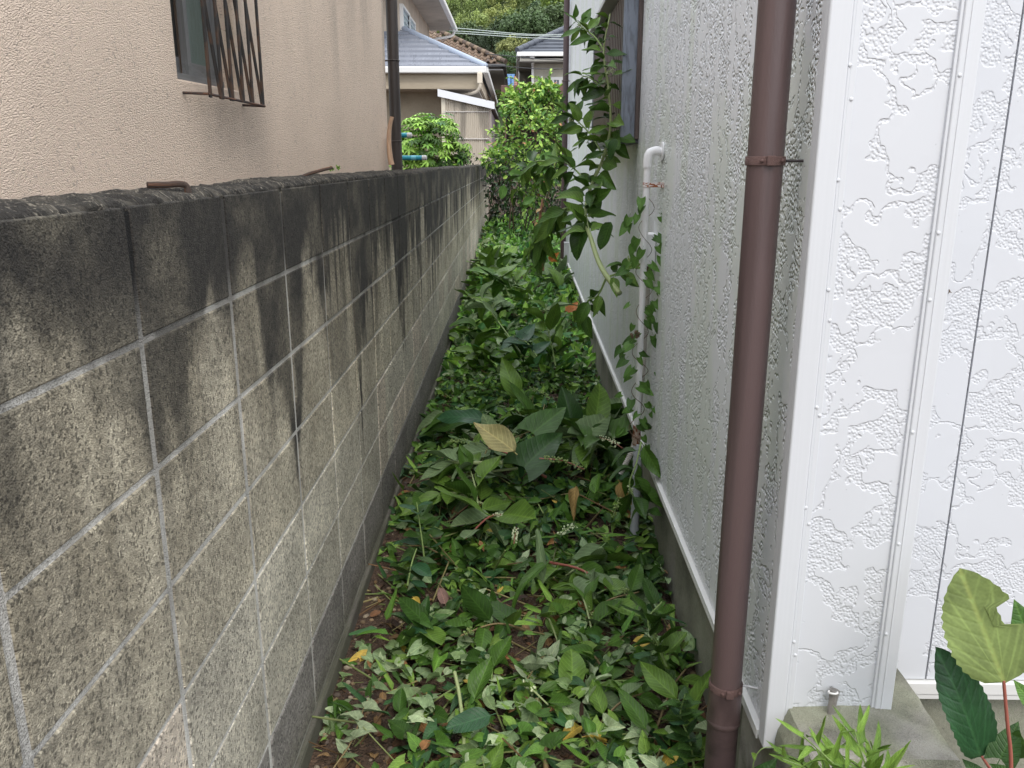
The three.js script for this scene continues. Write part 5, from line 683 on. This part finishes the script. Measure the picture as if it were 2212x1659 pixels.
// ---------------------------------------------------------------- pokeweed hanging from the shutter box
{
  const G = 'pokeweed branches hanging beside the shutter box', mats = [LM.mid, LM.mid, LM.light, LM.light, LM.dark];
  const main = [at(1338, 634, 3.36), at(1300, 580, 3.5), at(1278, 520, 3.7), at(1264, 465, 3.85), at(1276, 405, 3.95), at(1300, 350, 3.95), at(1318, 280, 3.93), at(1314, 190, 3.92), at(1304, 110, 3.95), at(1318, 30, 4.0)];
  stalk('pokeweed_branch', 'thick pale cut pokeweed branch leaning on the siding and reaching up past the shutter box', 'branch', main, { seed: 61, n: 76, from: 0.3, geo: [...LG.poke, LG.ovate[0]], mat: mats, l0: 0.08, l1: 0.145, lean: 0.3, sag: -0.35, flat: 0.9, tumble: 1.0, stem: stemM.pale, r0: 0.0125, r1: 0.003, seg: 70, berries: 5, pull: V(-0.35, 0, 0.1), up: V(-0.3, 0.8, 0.5) });
  const side = [['drooping pokeweed side branch with narrow hanging leaves left of the siding corner', [[1264, 470, 3.85], [1225, 450, 4.0], [1180, 480, 4.2], [1140, 560, 4.4]], 16, 0.12, 0.2], ['pokeweed side branch spreading left in front of the far drainpipe', [[1276, 405, 3.95], [1235, 360, 4.1], [1195, 350, 4.3], [1165, 400, 4.4]], 16, 0.1, 0.17], ['pokeweed side branch with leaves fanned before the pale siding below the shutter box', [[1305, 340, 3.95], [1275, 290, 4.05], [1240, 255, 4.15], [1212, 230, 4.25]], 18, 0.09, 0.15], ['leafy pokeweed tip reaching left across the siding at the level of the shutter box', [[1316, 215, 3.93], [1290, 180, 4.0], [1262, 165, 4.05], [1240, 185, 4.1]], 12, 0.08, 0.13], ['pokeweed side branch drooping in front of the rusty dead stem', [[1225, 450, 4.0], [1190, 480, 4.15], [1165, 530, 4.25], [1150, 590, 4.35]], 15, 0.11, 0.18], ['pokeweed side branch reaching furthest left before the leafy shrub', [[1195, 350, 4.3], [1155, 350, 4.45], [1125, 385, 4.6], [1112, 430, 4.7]], 12, 0.1, 0.16], ['topmost pokeweed tip spreading left beside the shutter box', [[1306, 110, 3.95], [1285, 80, 4.0], [1262, 62, 4.05], [1240, 40, 4.1]], 12, 0.08, 0.14], ['low pokeweed side branch hanging down over the siding beside the cut end', [[1310, 600, 3.46], [1290, 640, 3.5], [1270, 650, 3.55], [1262, 690, 3.6]], 7, 0.1, 0.17], ['pokeweed side branch reaching right towards the vine', [[1310, 600, 3.46], [1345, 585, 3.4], [1365, 570, 3.35]], 7, 0.08, 0.14]];
  side.forEach(([l, q, n, a, b], i) => stalk('pokeweed_branch', l, 'branch', q.map((p) => at(...p)), { seed: 62 + i, n: Math.round(n * 1.4), geo: LG.poke, mat: mats, l0: a * 0.85, l1: b * 0.82, lean: 0.5, sag: i === 0 ? -0.9 : -0.35, flat: 0.8, tumble: 1, r0: 0.005, r1: 0.0015, from: 0.2, berries: i < 3 ? 2 : 1, up: V(-0.2, 0.8, 0.6) }));
  for (const [A, B, m, l] of [[[1262, 480, 3.8], [1240, 560, 3.75], LM.dark, 'large dark hanging leaf beside the pale branch'], [[1320, 480, 3.5], [1292, 540, 3.5], LM.dark, 'dark folded leaf hanging against the grey siding right of the pale branch'], [[1285, 410, 3.9], [1270, 440, 3.8], LM.dark, 'round dark leaf facing the alley at the bend of the pale branch'], [[1330, 300, 3.8], [1315, 345, 3.8], LM.darkF, 'big dark leaf under the corner of the shutter box']]) { const a = at(...A), t = thing('pokeweed_leaf', l, 'leaf', a); leafTo(t, leafGeo('ovate', 0.6, { fold: 0.2, droop: 0.3, wave: 0.03, seed: A[0], nu: 12 }), m, V(0, 0, 0), at(...B).sub(a), V(-0.5, 0.3, 0.8)); }
}
// ---------------------------------------------------------------- bottom right: broad-leaved plant and narrow-leaved weed
{
  const D = 1.22, base = at(2184, 1700, D), t = thing('broad_leaf_plant', 'broad-leaved plant with a red stalk standing before the white front wall', 'plant', base), L = (X, Y, d = D) => at(X, Y, d).sub(base);
  const big = (seed, wid, o = {}) => leafGeo('ovate', wid, { fold: 0.06, droop: 0.15, wave: 0.018, nu: 26, nv: 8, seed, teeth: 0.035, ...o });
  part('stem', tube([V(0, -0.3, 0.02), L(2184, 1659), L(2176, 1560), L(2168, 1470)], 0.0045, 0.0028, 24, 8), stemM.red, t);
  leafTo(t, big(81, 0.82, { notch: 0.55 }), LM.oliveF, L(2168, 1474), L(2079, 1230, 1.28), V(-0.2, 0.5, 0.9), 'large olive leaf seen from below with chewed edge');
  part('stalk', tube([V(-0.02, -0.3, -0.01), L(2150, 1690, 1.27), L(2121, 1634, 1.27)], 0.0035, 0.0025, 16, 7), stemM.red, t);
  leafTo(t, big(82, 0.55, { fold: 0.12 }), leafM(0.022, 0.07, 0.026, 0.3, fanT), L(2121, 1636, 1.27), L(2036, 1402, 1.3), V(0.2, 0.5, 0.9), 'dark wet leaf hanging below the olive one');
  for (const [a, b, m] of [[[2225, 1440], [2190, 1380], LM.lightF], [[2235, 1420], [2196, 1300], LM.midF], [[2230, 1520], [2192, 1470], LM.lightF], [[2215, 1600], [2170, 1640], LM.midF], [[2160, 1640], [2200, 1560], LM.darkF], [[2120, 1680], [2080, 1640], LM.darkF], [[2200, 1690], [2140, 1650], LM.midF]]) leafTo(t, LG.heart[0], m, L(...a, 1.26), L(...b, 1.28), V(-0.3, 0.7, 0.6));
  const N = 'fresh narrow-leaved weed shoot ', spec = [[[[1870, 1760], [1840, 1690], [1790, 1640], [1735, 1590]], 'bending left over the concrete pad', 36], [[[1900, 1780], [1890, 1700], [1865, 1640], [1845, 1575]], 'standing upright before the concrete pad', 34], [[[1800, 1780], [1780, 1700], [1740, 1660], [1690, 1640]], 'lying low at the left of the concrete pad', 28], [[[1920, 1760], [1900, 1690], [1895, 1650], [1880, 1600]], 'rightmost, with short upright tip', 16], [[[1830, 1800], [1810, 1720], [1790, 1680], [1770, 1620]], 'behind the left bending one', 18]];
  spec.forEach(([q, l, n], i) => stalk('narrow_leaf_weed', N + l, 'weed', [at(...q[0], 1.12).add(V(0.02, -0.42, -0.02)), ...q.map((p) => at(...p, 1.12 + i * 0.012))], { group: 'narrow-leaved weed shoots', seed: 90 + i, n, from: 0.5, geo: LG.blade, mat: [LM.fresh, LM.fresh, LM.light], l0: 0.065, l1: 0.105, lean: 0.7, sag: 0.12, flat: 1, tumble: 0.7, r0: 0.003, r1: 0.0012, stem: stemM.green }));
  const a = at(1660, 1625, 1.4), w = thing('tendril', 'thin curling tendril with two small leaves under the white corner trim', 'weed', a), l = (x, y) => at(x, y, 1.4).sub(a); part('stem', tube([l(1625, 1700), l(1630, 1640), l(1645, 1618), l(1662, 1614), l(1700, 1625), l(1722, 1634)], 0.0011, 0.0008, 30, 5), stemM.green, w); leafTo(w, LG.ovate[1], LM.fresh, l(1672, 1620), l(1692, 1618), V(0, 1, 0.5)); leafTo(w, LG.heart[1], LM.darkF, l(1640, 1690), l(1672, 1640), V(-0.3, 1, 0.4)); leafTo(w, LG.ovate[2], LM.fresh, l(1632, 1640), l(1622, 1625), V(0, 1, 0.5));
  const p = at(722, 368, 2.64), c = thing('small_weed', 'tiny yellow green weed growing on the block wall top', 'weed', p), r = rng(6); for (let i = 0; i < 14; i++) putLeaf(c, LG.ovate[i % 3], LM.fresh, jit(0.03, r).setY(r() * 0.014 - 0.004), V(r() - 0.5, r() * 0.6, r() - 0.5), V(0, 1, 0.4), 0.014);
}
// ---------------------------------------------------------------- shrubs beyond
{
  const c = at(925, 310, 12), t = thing('umbrella_shrub', 'dense dark green umbrella-leaved shrub with lighter new tips behind the block wall', 'shrub', V(c.x, 0.2, c.z)), r = rng(55);
  const ros = [0.25, 0.6].map((dr, k) => merge(Array.from({ length: 7 }, (_, i) => leafGeo('ovate', 0.42, { fold: 0.15, droop: dr, wave: 0.01, nu: 4, nv: 2, seed: i }).translate(0.08, 0, 0).rotateZ(-0.15 - 0.2 * k).rotateY(i / 7 * 6.283))));
  const stuff = []; let n = 0;
  for (let i = 0; i < 900; i++) { const a = r() * 6.283, v = Math.acos(2 * r() - 1), k = 0.72 + 0.3 * Math.pow(r(), 0.6), bump = 0.72 + 0.55 * vn(a * 2.2 + 5, v * 3.2), p = V(Math.cos(a) * Math.sin(v) * 0.52 * k * bump, 1.33 + Math.cos(v) * 0.62 * k * bump, Math.sin(a) * Math.sin(v) * 0.42 * k * bump), d = p.clone().sub(V(0, 1.1, 0)).normalize().add(V(0, 0.5, 0)).normalize(), newTip = fbm(p.x * 4 + 20, p.y * 4 + p.z * 3, 2) > 0.55 || (p.y > 1.75 && r() < 0.7);
    if (p.z > 0.0 && n < 290) { n++; putLeaf(t, ros[i % 2], newTip ? LM.fresh : pick([LM.dark, LM.dark, LM.mid], r), p, V(r() - 0.5, 0, r() - 0.5).cross(d), d, rr(0.07, 0.11, r)); } else stuff.push([basis(p, V(r() - 0.5, 0, r() - 0.5).cross(d), d, rr(0.07, 0.11, r)), col(newTip ? [0.16, 0.28, 0.05] : pick(GREENS, r), 1.3)]); }
  scatter('foliage', ros[0], LM.white, stuff, t);
  for (let i = 0; i < 7; i++) part('stem', tube([V(rr(-0.1, 0.1, r), 0, rr(-0.1, 0.1, r)), V(rr(-0.2, 0.2, r), 0.7, rr(-0.2, 0.2, r)), V(rr(-0.35, 0.35, r), 1.5, rr(-0.3, 0.3, r))], 0.014, 0.006, 10, 6), stemM.brown, t);
}
{
  const c = at(1135, 420, 13), t = thing('leafy_shrub', 'tall loose yellow green shrub closing the far end of the alley', 'shrub', V(c.x, 0.35, c.z)), r = rng(66), stuff = [[], [], []], cols = [[0.12, 0.21, 0.04], [0.18, 0.27, 0.05], [0.08, 0.16, 0.03], [0.24, 0.32, 0.09], [0.05, 0.11, 0.026]];
  const L = (X, Y, d) => at(X, Y, d).sub(t.position); let n = 0;
  const blobs = [[1135, 240, 13, 0.34], [1190, 225, 13.2, 0.32], [1105, 225, 13.4, 0.22], [1165, 290, 12.6, 0.42], [1095, 300, 12.8, 0.3], [1205, 300, 12.9, 0.3], [1070, 345, 12.7, 0.22], [1130, 350, 12.4, 0.36], [1190, 370, 12.4, 0.32], [1150, 420, 12.6, 0.25], [1215, 250, 13.6, 0.3], [1145, 205, 13.3, 0.16], [1185, 200, 13.2, 0.16]];
  for (let i = 0; i < 2900; i++) {
    const [X, Y, d, R] = blobs[Math.floor(Math.pow(r(), 0.95) * blobs.length)], o = jit(2, r).normalize().multiplyScalar(R * 0.88 * Math.pow(r(), 0.4)), p = L(X, Y, d).add(o), dir = o.clone().normalize().add(jit(1.4, r)).add(V(0, -0.15, 0)), s = rr(0.035, 0.1, r), nn = V(0, 1, 0.3).add(jit(1.4, r));
    if (p.x + t.position.x < -0.52 && p.y + t.position.y < 1.5) continue;
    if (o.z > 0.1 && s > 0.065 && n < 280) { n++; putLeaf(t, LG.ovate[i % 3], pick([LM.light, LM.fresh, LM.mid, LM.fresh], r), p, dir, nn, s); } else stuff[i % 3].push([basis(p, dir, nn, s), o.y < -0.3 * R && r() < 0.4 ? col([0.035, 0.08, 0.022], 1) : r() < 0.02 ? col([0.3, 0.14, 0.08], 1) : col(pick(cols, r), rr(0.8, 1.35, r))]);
  }
    for (let i = 0; i < 44; i++) { // arching sprays that break the outline
    const [X, Y, d, R] = pick(blobs, r), c0 = L(X, Y, d), out = V(rr(-1, 0.6, r), rr(-0.2, 1, r), rr(-0.3, 1, r)).normalize(), a = c0.clone().addScaledVector(out, R * 0.5), e = a.clone().addScaledVector(out, rr(0.22, 0.42, r)).add(V(0, -0.08, 0)), md2 = a.clone().lerp(e, 0.5).add(V(0, 0.06, 0));
    if (e.x + t.position.x < -0.6 && e.y + t.position.y < 1.6) continue;
    part('spray_stem', tube([a, md2, e], 0.0035, 0.0015, 8, 5), i % 3 ? stemM.green : stemM.red, t); const cv = new THREE.CatmullRomCurve3([a, md2, e]);
    for (let k = 0; k < 18; k++) { const q = cv.getPointAt((k + r()) / 18), tn = cv.getTangentAt((k + 0.5) / 18).add(jit(1.8, r)); stuff[k % 3].push([basis(q, tn, V(0, 1, 0.3).add(jit(1, r)), rr(0.04, 0.085, r)), col(pick(cols, r), rr(1, 1.5, r))]); }
  }
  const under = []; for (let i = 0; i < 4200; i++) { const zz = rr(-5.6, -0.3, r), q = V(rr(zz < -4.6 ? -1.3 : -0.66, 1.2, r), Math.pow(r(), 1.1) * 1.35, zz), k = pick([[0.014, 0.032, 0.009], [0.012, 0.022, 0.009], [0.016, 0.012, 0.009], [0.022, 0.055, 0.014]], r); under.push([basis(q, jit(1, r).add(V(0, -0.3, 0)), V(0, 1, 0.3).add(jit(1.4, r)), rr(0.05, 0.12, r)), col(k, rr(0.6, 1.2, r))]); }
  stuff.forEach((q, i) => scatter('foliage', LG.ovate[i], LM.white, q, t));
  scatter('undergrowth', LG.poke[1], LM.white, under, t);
  for (let i = 0; i < 16; i++) { const b = blobs[i % blobs.length], e = L(b[0], b[1], b[2]).add(jit(0.2, r)), s = V(rr(-0.35, 0.6, r), -0.1, rr(-0.4, 0.4, r)); part('stem', tube([s, s.clone().lerp(e, 0.5).add(jit(0.22, r)), e], 0.011, 0.004, 16, 6), i % 3 ? stemM.brown : stemM.dark, t); }
  for (let i = 0; i < 40; i++) { const b = pick(blobs, r), e = L(b[0], b[1], b[2]), q = e.clone().add(jit(0.5, r)), f = q.clone().add(jit(0.4, r)).add(V(0, -0.12, 0)); part('twig', tube([q, q.clone().lerp(f, 0.5).add(jit(0.06, r)), f], 0.004, 0.002, 8, 5), i % 4 ? stemM.brown : stemM.red, t); }
  stalk('dead_stem', 'reddish brown dead upright stem rising from the far heap', 'stem', [at(1172, 585, 8.6), at(1174, 530, 8.7), at(1166, 480, 8.8), at(1172, 430, 8.9)], { seed: 97, n: 6, from: 0.55, geo: LG.poke, mat: [LM.brown, LM.ochre], l0: 0.1, l1: 0.18, sag: -1, r0: 0.018, r1: 0.012, stem: M(0.22, 0.1, 0.05, 0.85, { map: rep(softT, 1, 6) }) });
  for (const [A, B, l] of [[[1190, 350, 6], [1262, 335, 6], 0], [[1100, 372, 9], [1136, 385, 9], 1], [[1090, 400, 9.5], [1082, 430, 9.5], 2], [[1165, 345, 9], [1200, 330, 9], 3], [[1130, 440, 8], [1155, 425, 8], 4]].slice(1)) { const a = at(...A), q = thing('shrub_leaf', ['', 'large light green leaf hanging over the end of the block wall', 'pointed leaf hanging in the dark gap beside the wall end', 'broad bright leaf in front of the shrub centre', 'pair leaf spreading before the dark hollow under the shrub'][l], 'leaf', a); leafTo(q, LG.ovate[l % 3], LM.lightF, V(0, 0, 0), at(...B).sub(a), V(0, 0.5, 1)); }
}
// ---------------------------------------------------------------- hillside
{
  const hy = (x, z) => farY(z) + Math.max(0, -z - 56) * 0.47 + 2.5 * (fbm(x * 0.05 + 30, z * 0.05 + 80, 3) - 0.5) * sm(-56, -75, z);
  tag(part('hill', sheet(-170, 170, -230, -55, 60, 60, hy), M(0.06, 0.085, 0.03, 1)), 'steep green hillside closing the view', 'hill', null, 'structure');
  const r = rng(200), face = (n, s, seed) => { const q = rng(seed), out = []; for (let i = 0; i < n; i++) { const d = jit(2, q).normalize(), p = d.clone().multiplyScalar(0.55 + 0.5 * q()), g = new THREE.PlaneGeometry(s * rr(0.6, 1.2, q), s * rr(0.6, 1.2, q)); g.applyQuaternion(new THREE.Quaternion().setFromUnitVectors(V(0, 0, 1), d.add(jit(1.2, q)).normalize())).translate(p.x, p.y, p.z); out.push(g); } return merge(out); };
  const clump = face(34, 0.34, 1), cm = new THREE.MeshPhysicalMaterial({ color: C(1, 1, 1), roughness: 0.7, side: THREE.DoubleSide, transmission: 0.1, thickness: 0 });
  const K = (c, k) => C(c[0] * k, c[1] * k, c[2] * k), list = [];
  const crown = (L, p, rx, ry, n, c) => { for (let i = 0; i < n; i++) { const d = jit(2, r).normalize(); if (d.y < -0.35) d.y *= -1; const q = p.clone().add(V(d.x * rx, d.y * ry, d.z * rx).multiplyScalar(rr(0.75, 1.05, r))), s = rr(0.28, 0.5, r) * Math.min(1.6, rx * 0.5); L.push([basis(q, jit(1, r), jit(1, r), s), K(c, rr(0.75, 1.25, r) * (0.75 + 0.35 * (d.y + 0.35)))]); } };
  const tones = [[0.16, 0.22, 0.055], [0.2, 0.26, 0.065], [0.13, 0.19, 0.055], [0.25, 0.29, 0.075], [0.19, 0.24, 0.08]];
  for (let z = -61; z > -140; z -= 2.6) for (let x = -34; x < 34; x += 2.6) { const X = x + rr(-1.3, 1.3, r), Z = z + rr(-1.3, 1.3, r), R = Z > -85 ? rr(1.0, 1.7, r) : rr(1.5, 2.6, r); if (Math.hypot((X + 4.6) / 3.6, (Z + 69.5) / 4.6) < 1) continue; if (Math.abs(X) > -Z * 0.3) continue; crown(list, V(X, hy(X, Z) + R * 0.8, Z), R, R * rr(0.8, 1.2, r), 62, pick(tones, r)); }
  const w = thing('woodland', 'dense mixed green woodland covering the hillside', 'woodland'); tag(w, null, null, null, 'stuff'); scatter('foliage', clump, cm, list, w);
  const tree = (label, X, Y, d, rx, ry, n, c, g) => { const p = at(X, Y, d), b = V(p.x, hy(p.x, p.z) - 0.2, p.z), t = thing('tree', label, 'tree', b, g), L = [], h = p.y - b.y, lo = rng(X); crown(L, V(0, h, 0), rx, ry, n, c); for (let i = 0; i < 5; i++) crown(L, V(rr(-0.6, 0.6, lo) * rx, h + rr(-0.5, 0.5, lo) * ry, rr(-0.4, 0.6, lo) * rx), rx * 0.55, ry * 0.5, Math.round(n * 0.35), c); scatter('crown', clump, cm, L, t); part('trunk', [cyl(V(0, 0, 0), V(0.1, h, 0), 0.22, 0.09, 8), cyl(V(0.03, h * 0.5, 0), V(rx * 0.6, h + ry * 0.2, 0.2), 0.09, 0.04, 6), cyl(V(0.03, h * 0.4, 0), V(-rx * 0.6, h + ry * 0.1, -0.2), 0.09, 0.04, 6)], stemM.brown, t); };
  const dk = [0.05, 0.09, 0.032], G = 'trees at the foot of the hillside';
  tree('dark evergreen tree in the middle of the gap above the wires', 1140, 78, 66, 2.1, 1.3, 190, dk, G); tree('dark tree behind the roof of the grey tiled house', 1190, 66, 64, 1.9, 1.6, 180, [0.06, 0.1, 0.03], G); tree('dark tree crown over the hip of the brown tiled roof', 1108, 100, 58, 1.9, 1.6, 160, [0.05, 0.085, 0.03], G); tree('dark tree just left of the grey tiled roof', 1135, 92, 54, 1.7, 1.6, 160, [0.055, 0.1, 0.03], G);
  tree('low yellow green tree above the blue tiled roof', 1112, 132, 52, 1.1, 1.3, 120, [0.2, 0.22, 0.07], G); tree('bright yellow green tree high at the right of the hillside', 1203, 18, 74, 1.6, 1.9, 120, [0.19, 0.27, 0.05], G); tree('rounded mid green tree below the grassy slope', 1010, 98, 60, 1.7, 1.2, 120, [0.06, 0.095, 0.03], G); tree('thin dark tree in front of the pale far building', 1045, 104, 57, 1.0, 1.3, 70, [0.04, 0.065, 0.028], G); tree('dark glossy tree at the upper right of the hillside', 1190, 42, 78, 2.0, 1.5, 180, [0.06, 0.105, 0.045], G); tree('small green tree behind the blue tiled roof', 1098, 150, 50, 0.9, 0.9, 80, [0.05, 0.1, 0.03], G);
  const gp = thing('grass_patch', 'pale yellow green patch of tall plume grass on the slope', 'grass'); tag(gp, null, null, null, 'stuff'); const gl = []; for (let i = 0; i < 5200; i++) { const X = rr(-8.5, -0.8, r), Z = rr(-74.5, -64.5, r), k = fbm(X * 0.3 + 9, Z * 0.3 + 99, 2); if (k < 0.3) continue; gl.push([basis(V(X, hy(X, Z) - 0.1, Z), V(rr(-0.6, 0.6, r), 1, rr(-0.2, 0.5, r)), V(0, 0.3, 1).add(jit(0.8, r)), rr(0.45, 0.95, r)), col(pick([[0.2, 0.26, 0.075], [0.26, 0.29, 0.1], [0.15, 0.22, 0.06], [0.28, 0.26, 0.12]], r), rr(0.7, 1.2, r))]); } scatter('grass_blade', LG.blade[1], LM.white, gl, gp);
  const b = at(1030, 108, 62), q = thing('pale_building', 'pale distant building glimpsed between the trees under the grassy slope', 'building', V(b.x, hy(b.x, b.z) - 0.5, b.z)); part('wall', bx(-3.2, 1.2, 0, b.y - q.position.y + 0.2, -3, 0), M(0.6, 0.65, 0.7, 0.7), q); part('roof', bx(-3.4, 1.4, b.y - q.position.y + 0.2, b.y - q.position.y + 0.35, -3.2, 0.2), M(0.4, 0.43, 0.46, 0.7), q); for (const x of [-2.4, -1, 0.3]) part('window', bx(x, x + 0.7, b.y - q.position.y - 1, b.y - q.position.y - 0.2, -0.02, 0.02), M(0.1, 0.12, 0.15, 0.3), q);
}

// ---------------------------------------------------------------- render
const renderer = new THREE.WebGLRenderer({ antialias: true });
renderer.toneMapping = THREE.LinearToneMapping; renderer.toneMappingExposure = EXPOSURE;
renderer.shadowMap.enabled = true;
renderer.render(scene, camera);
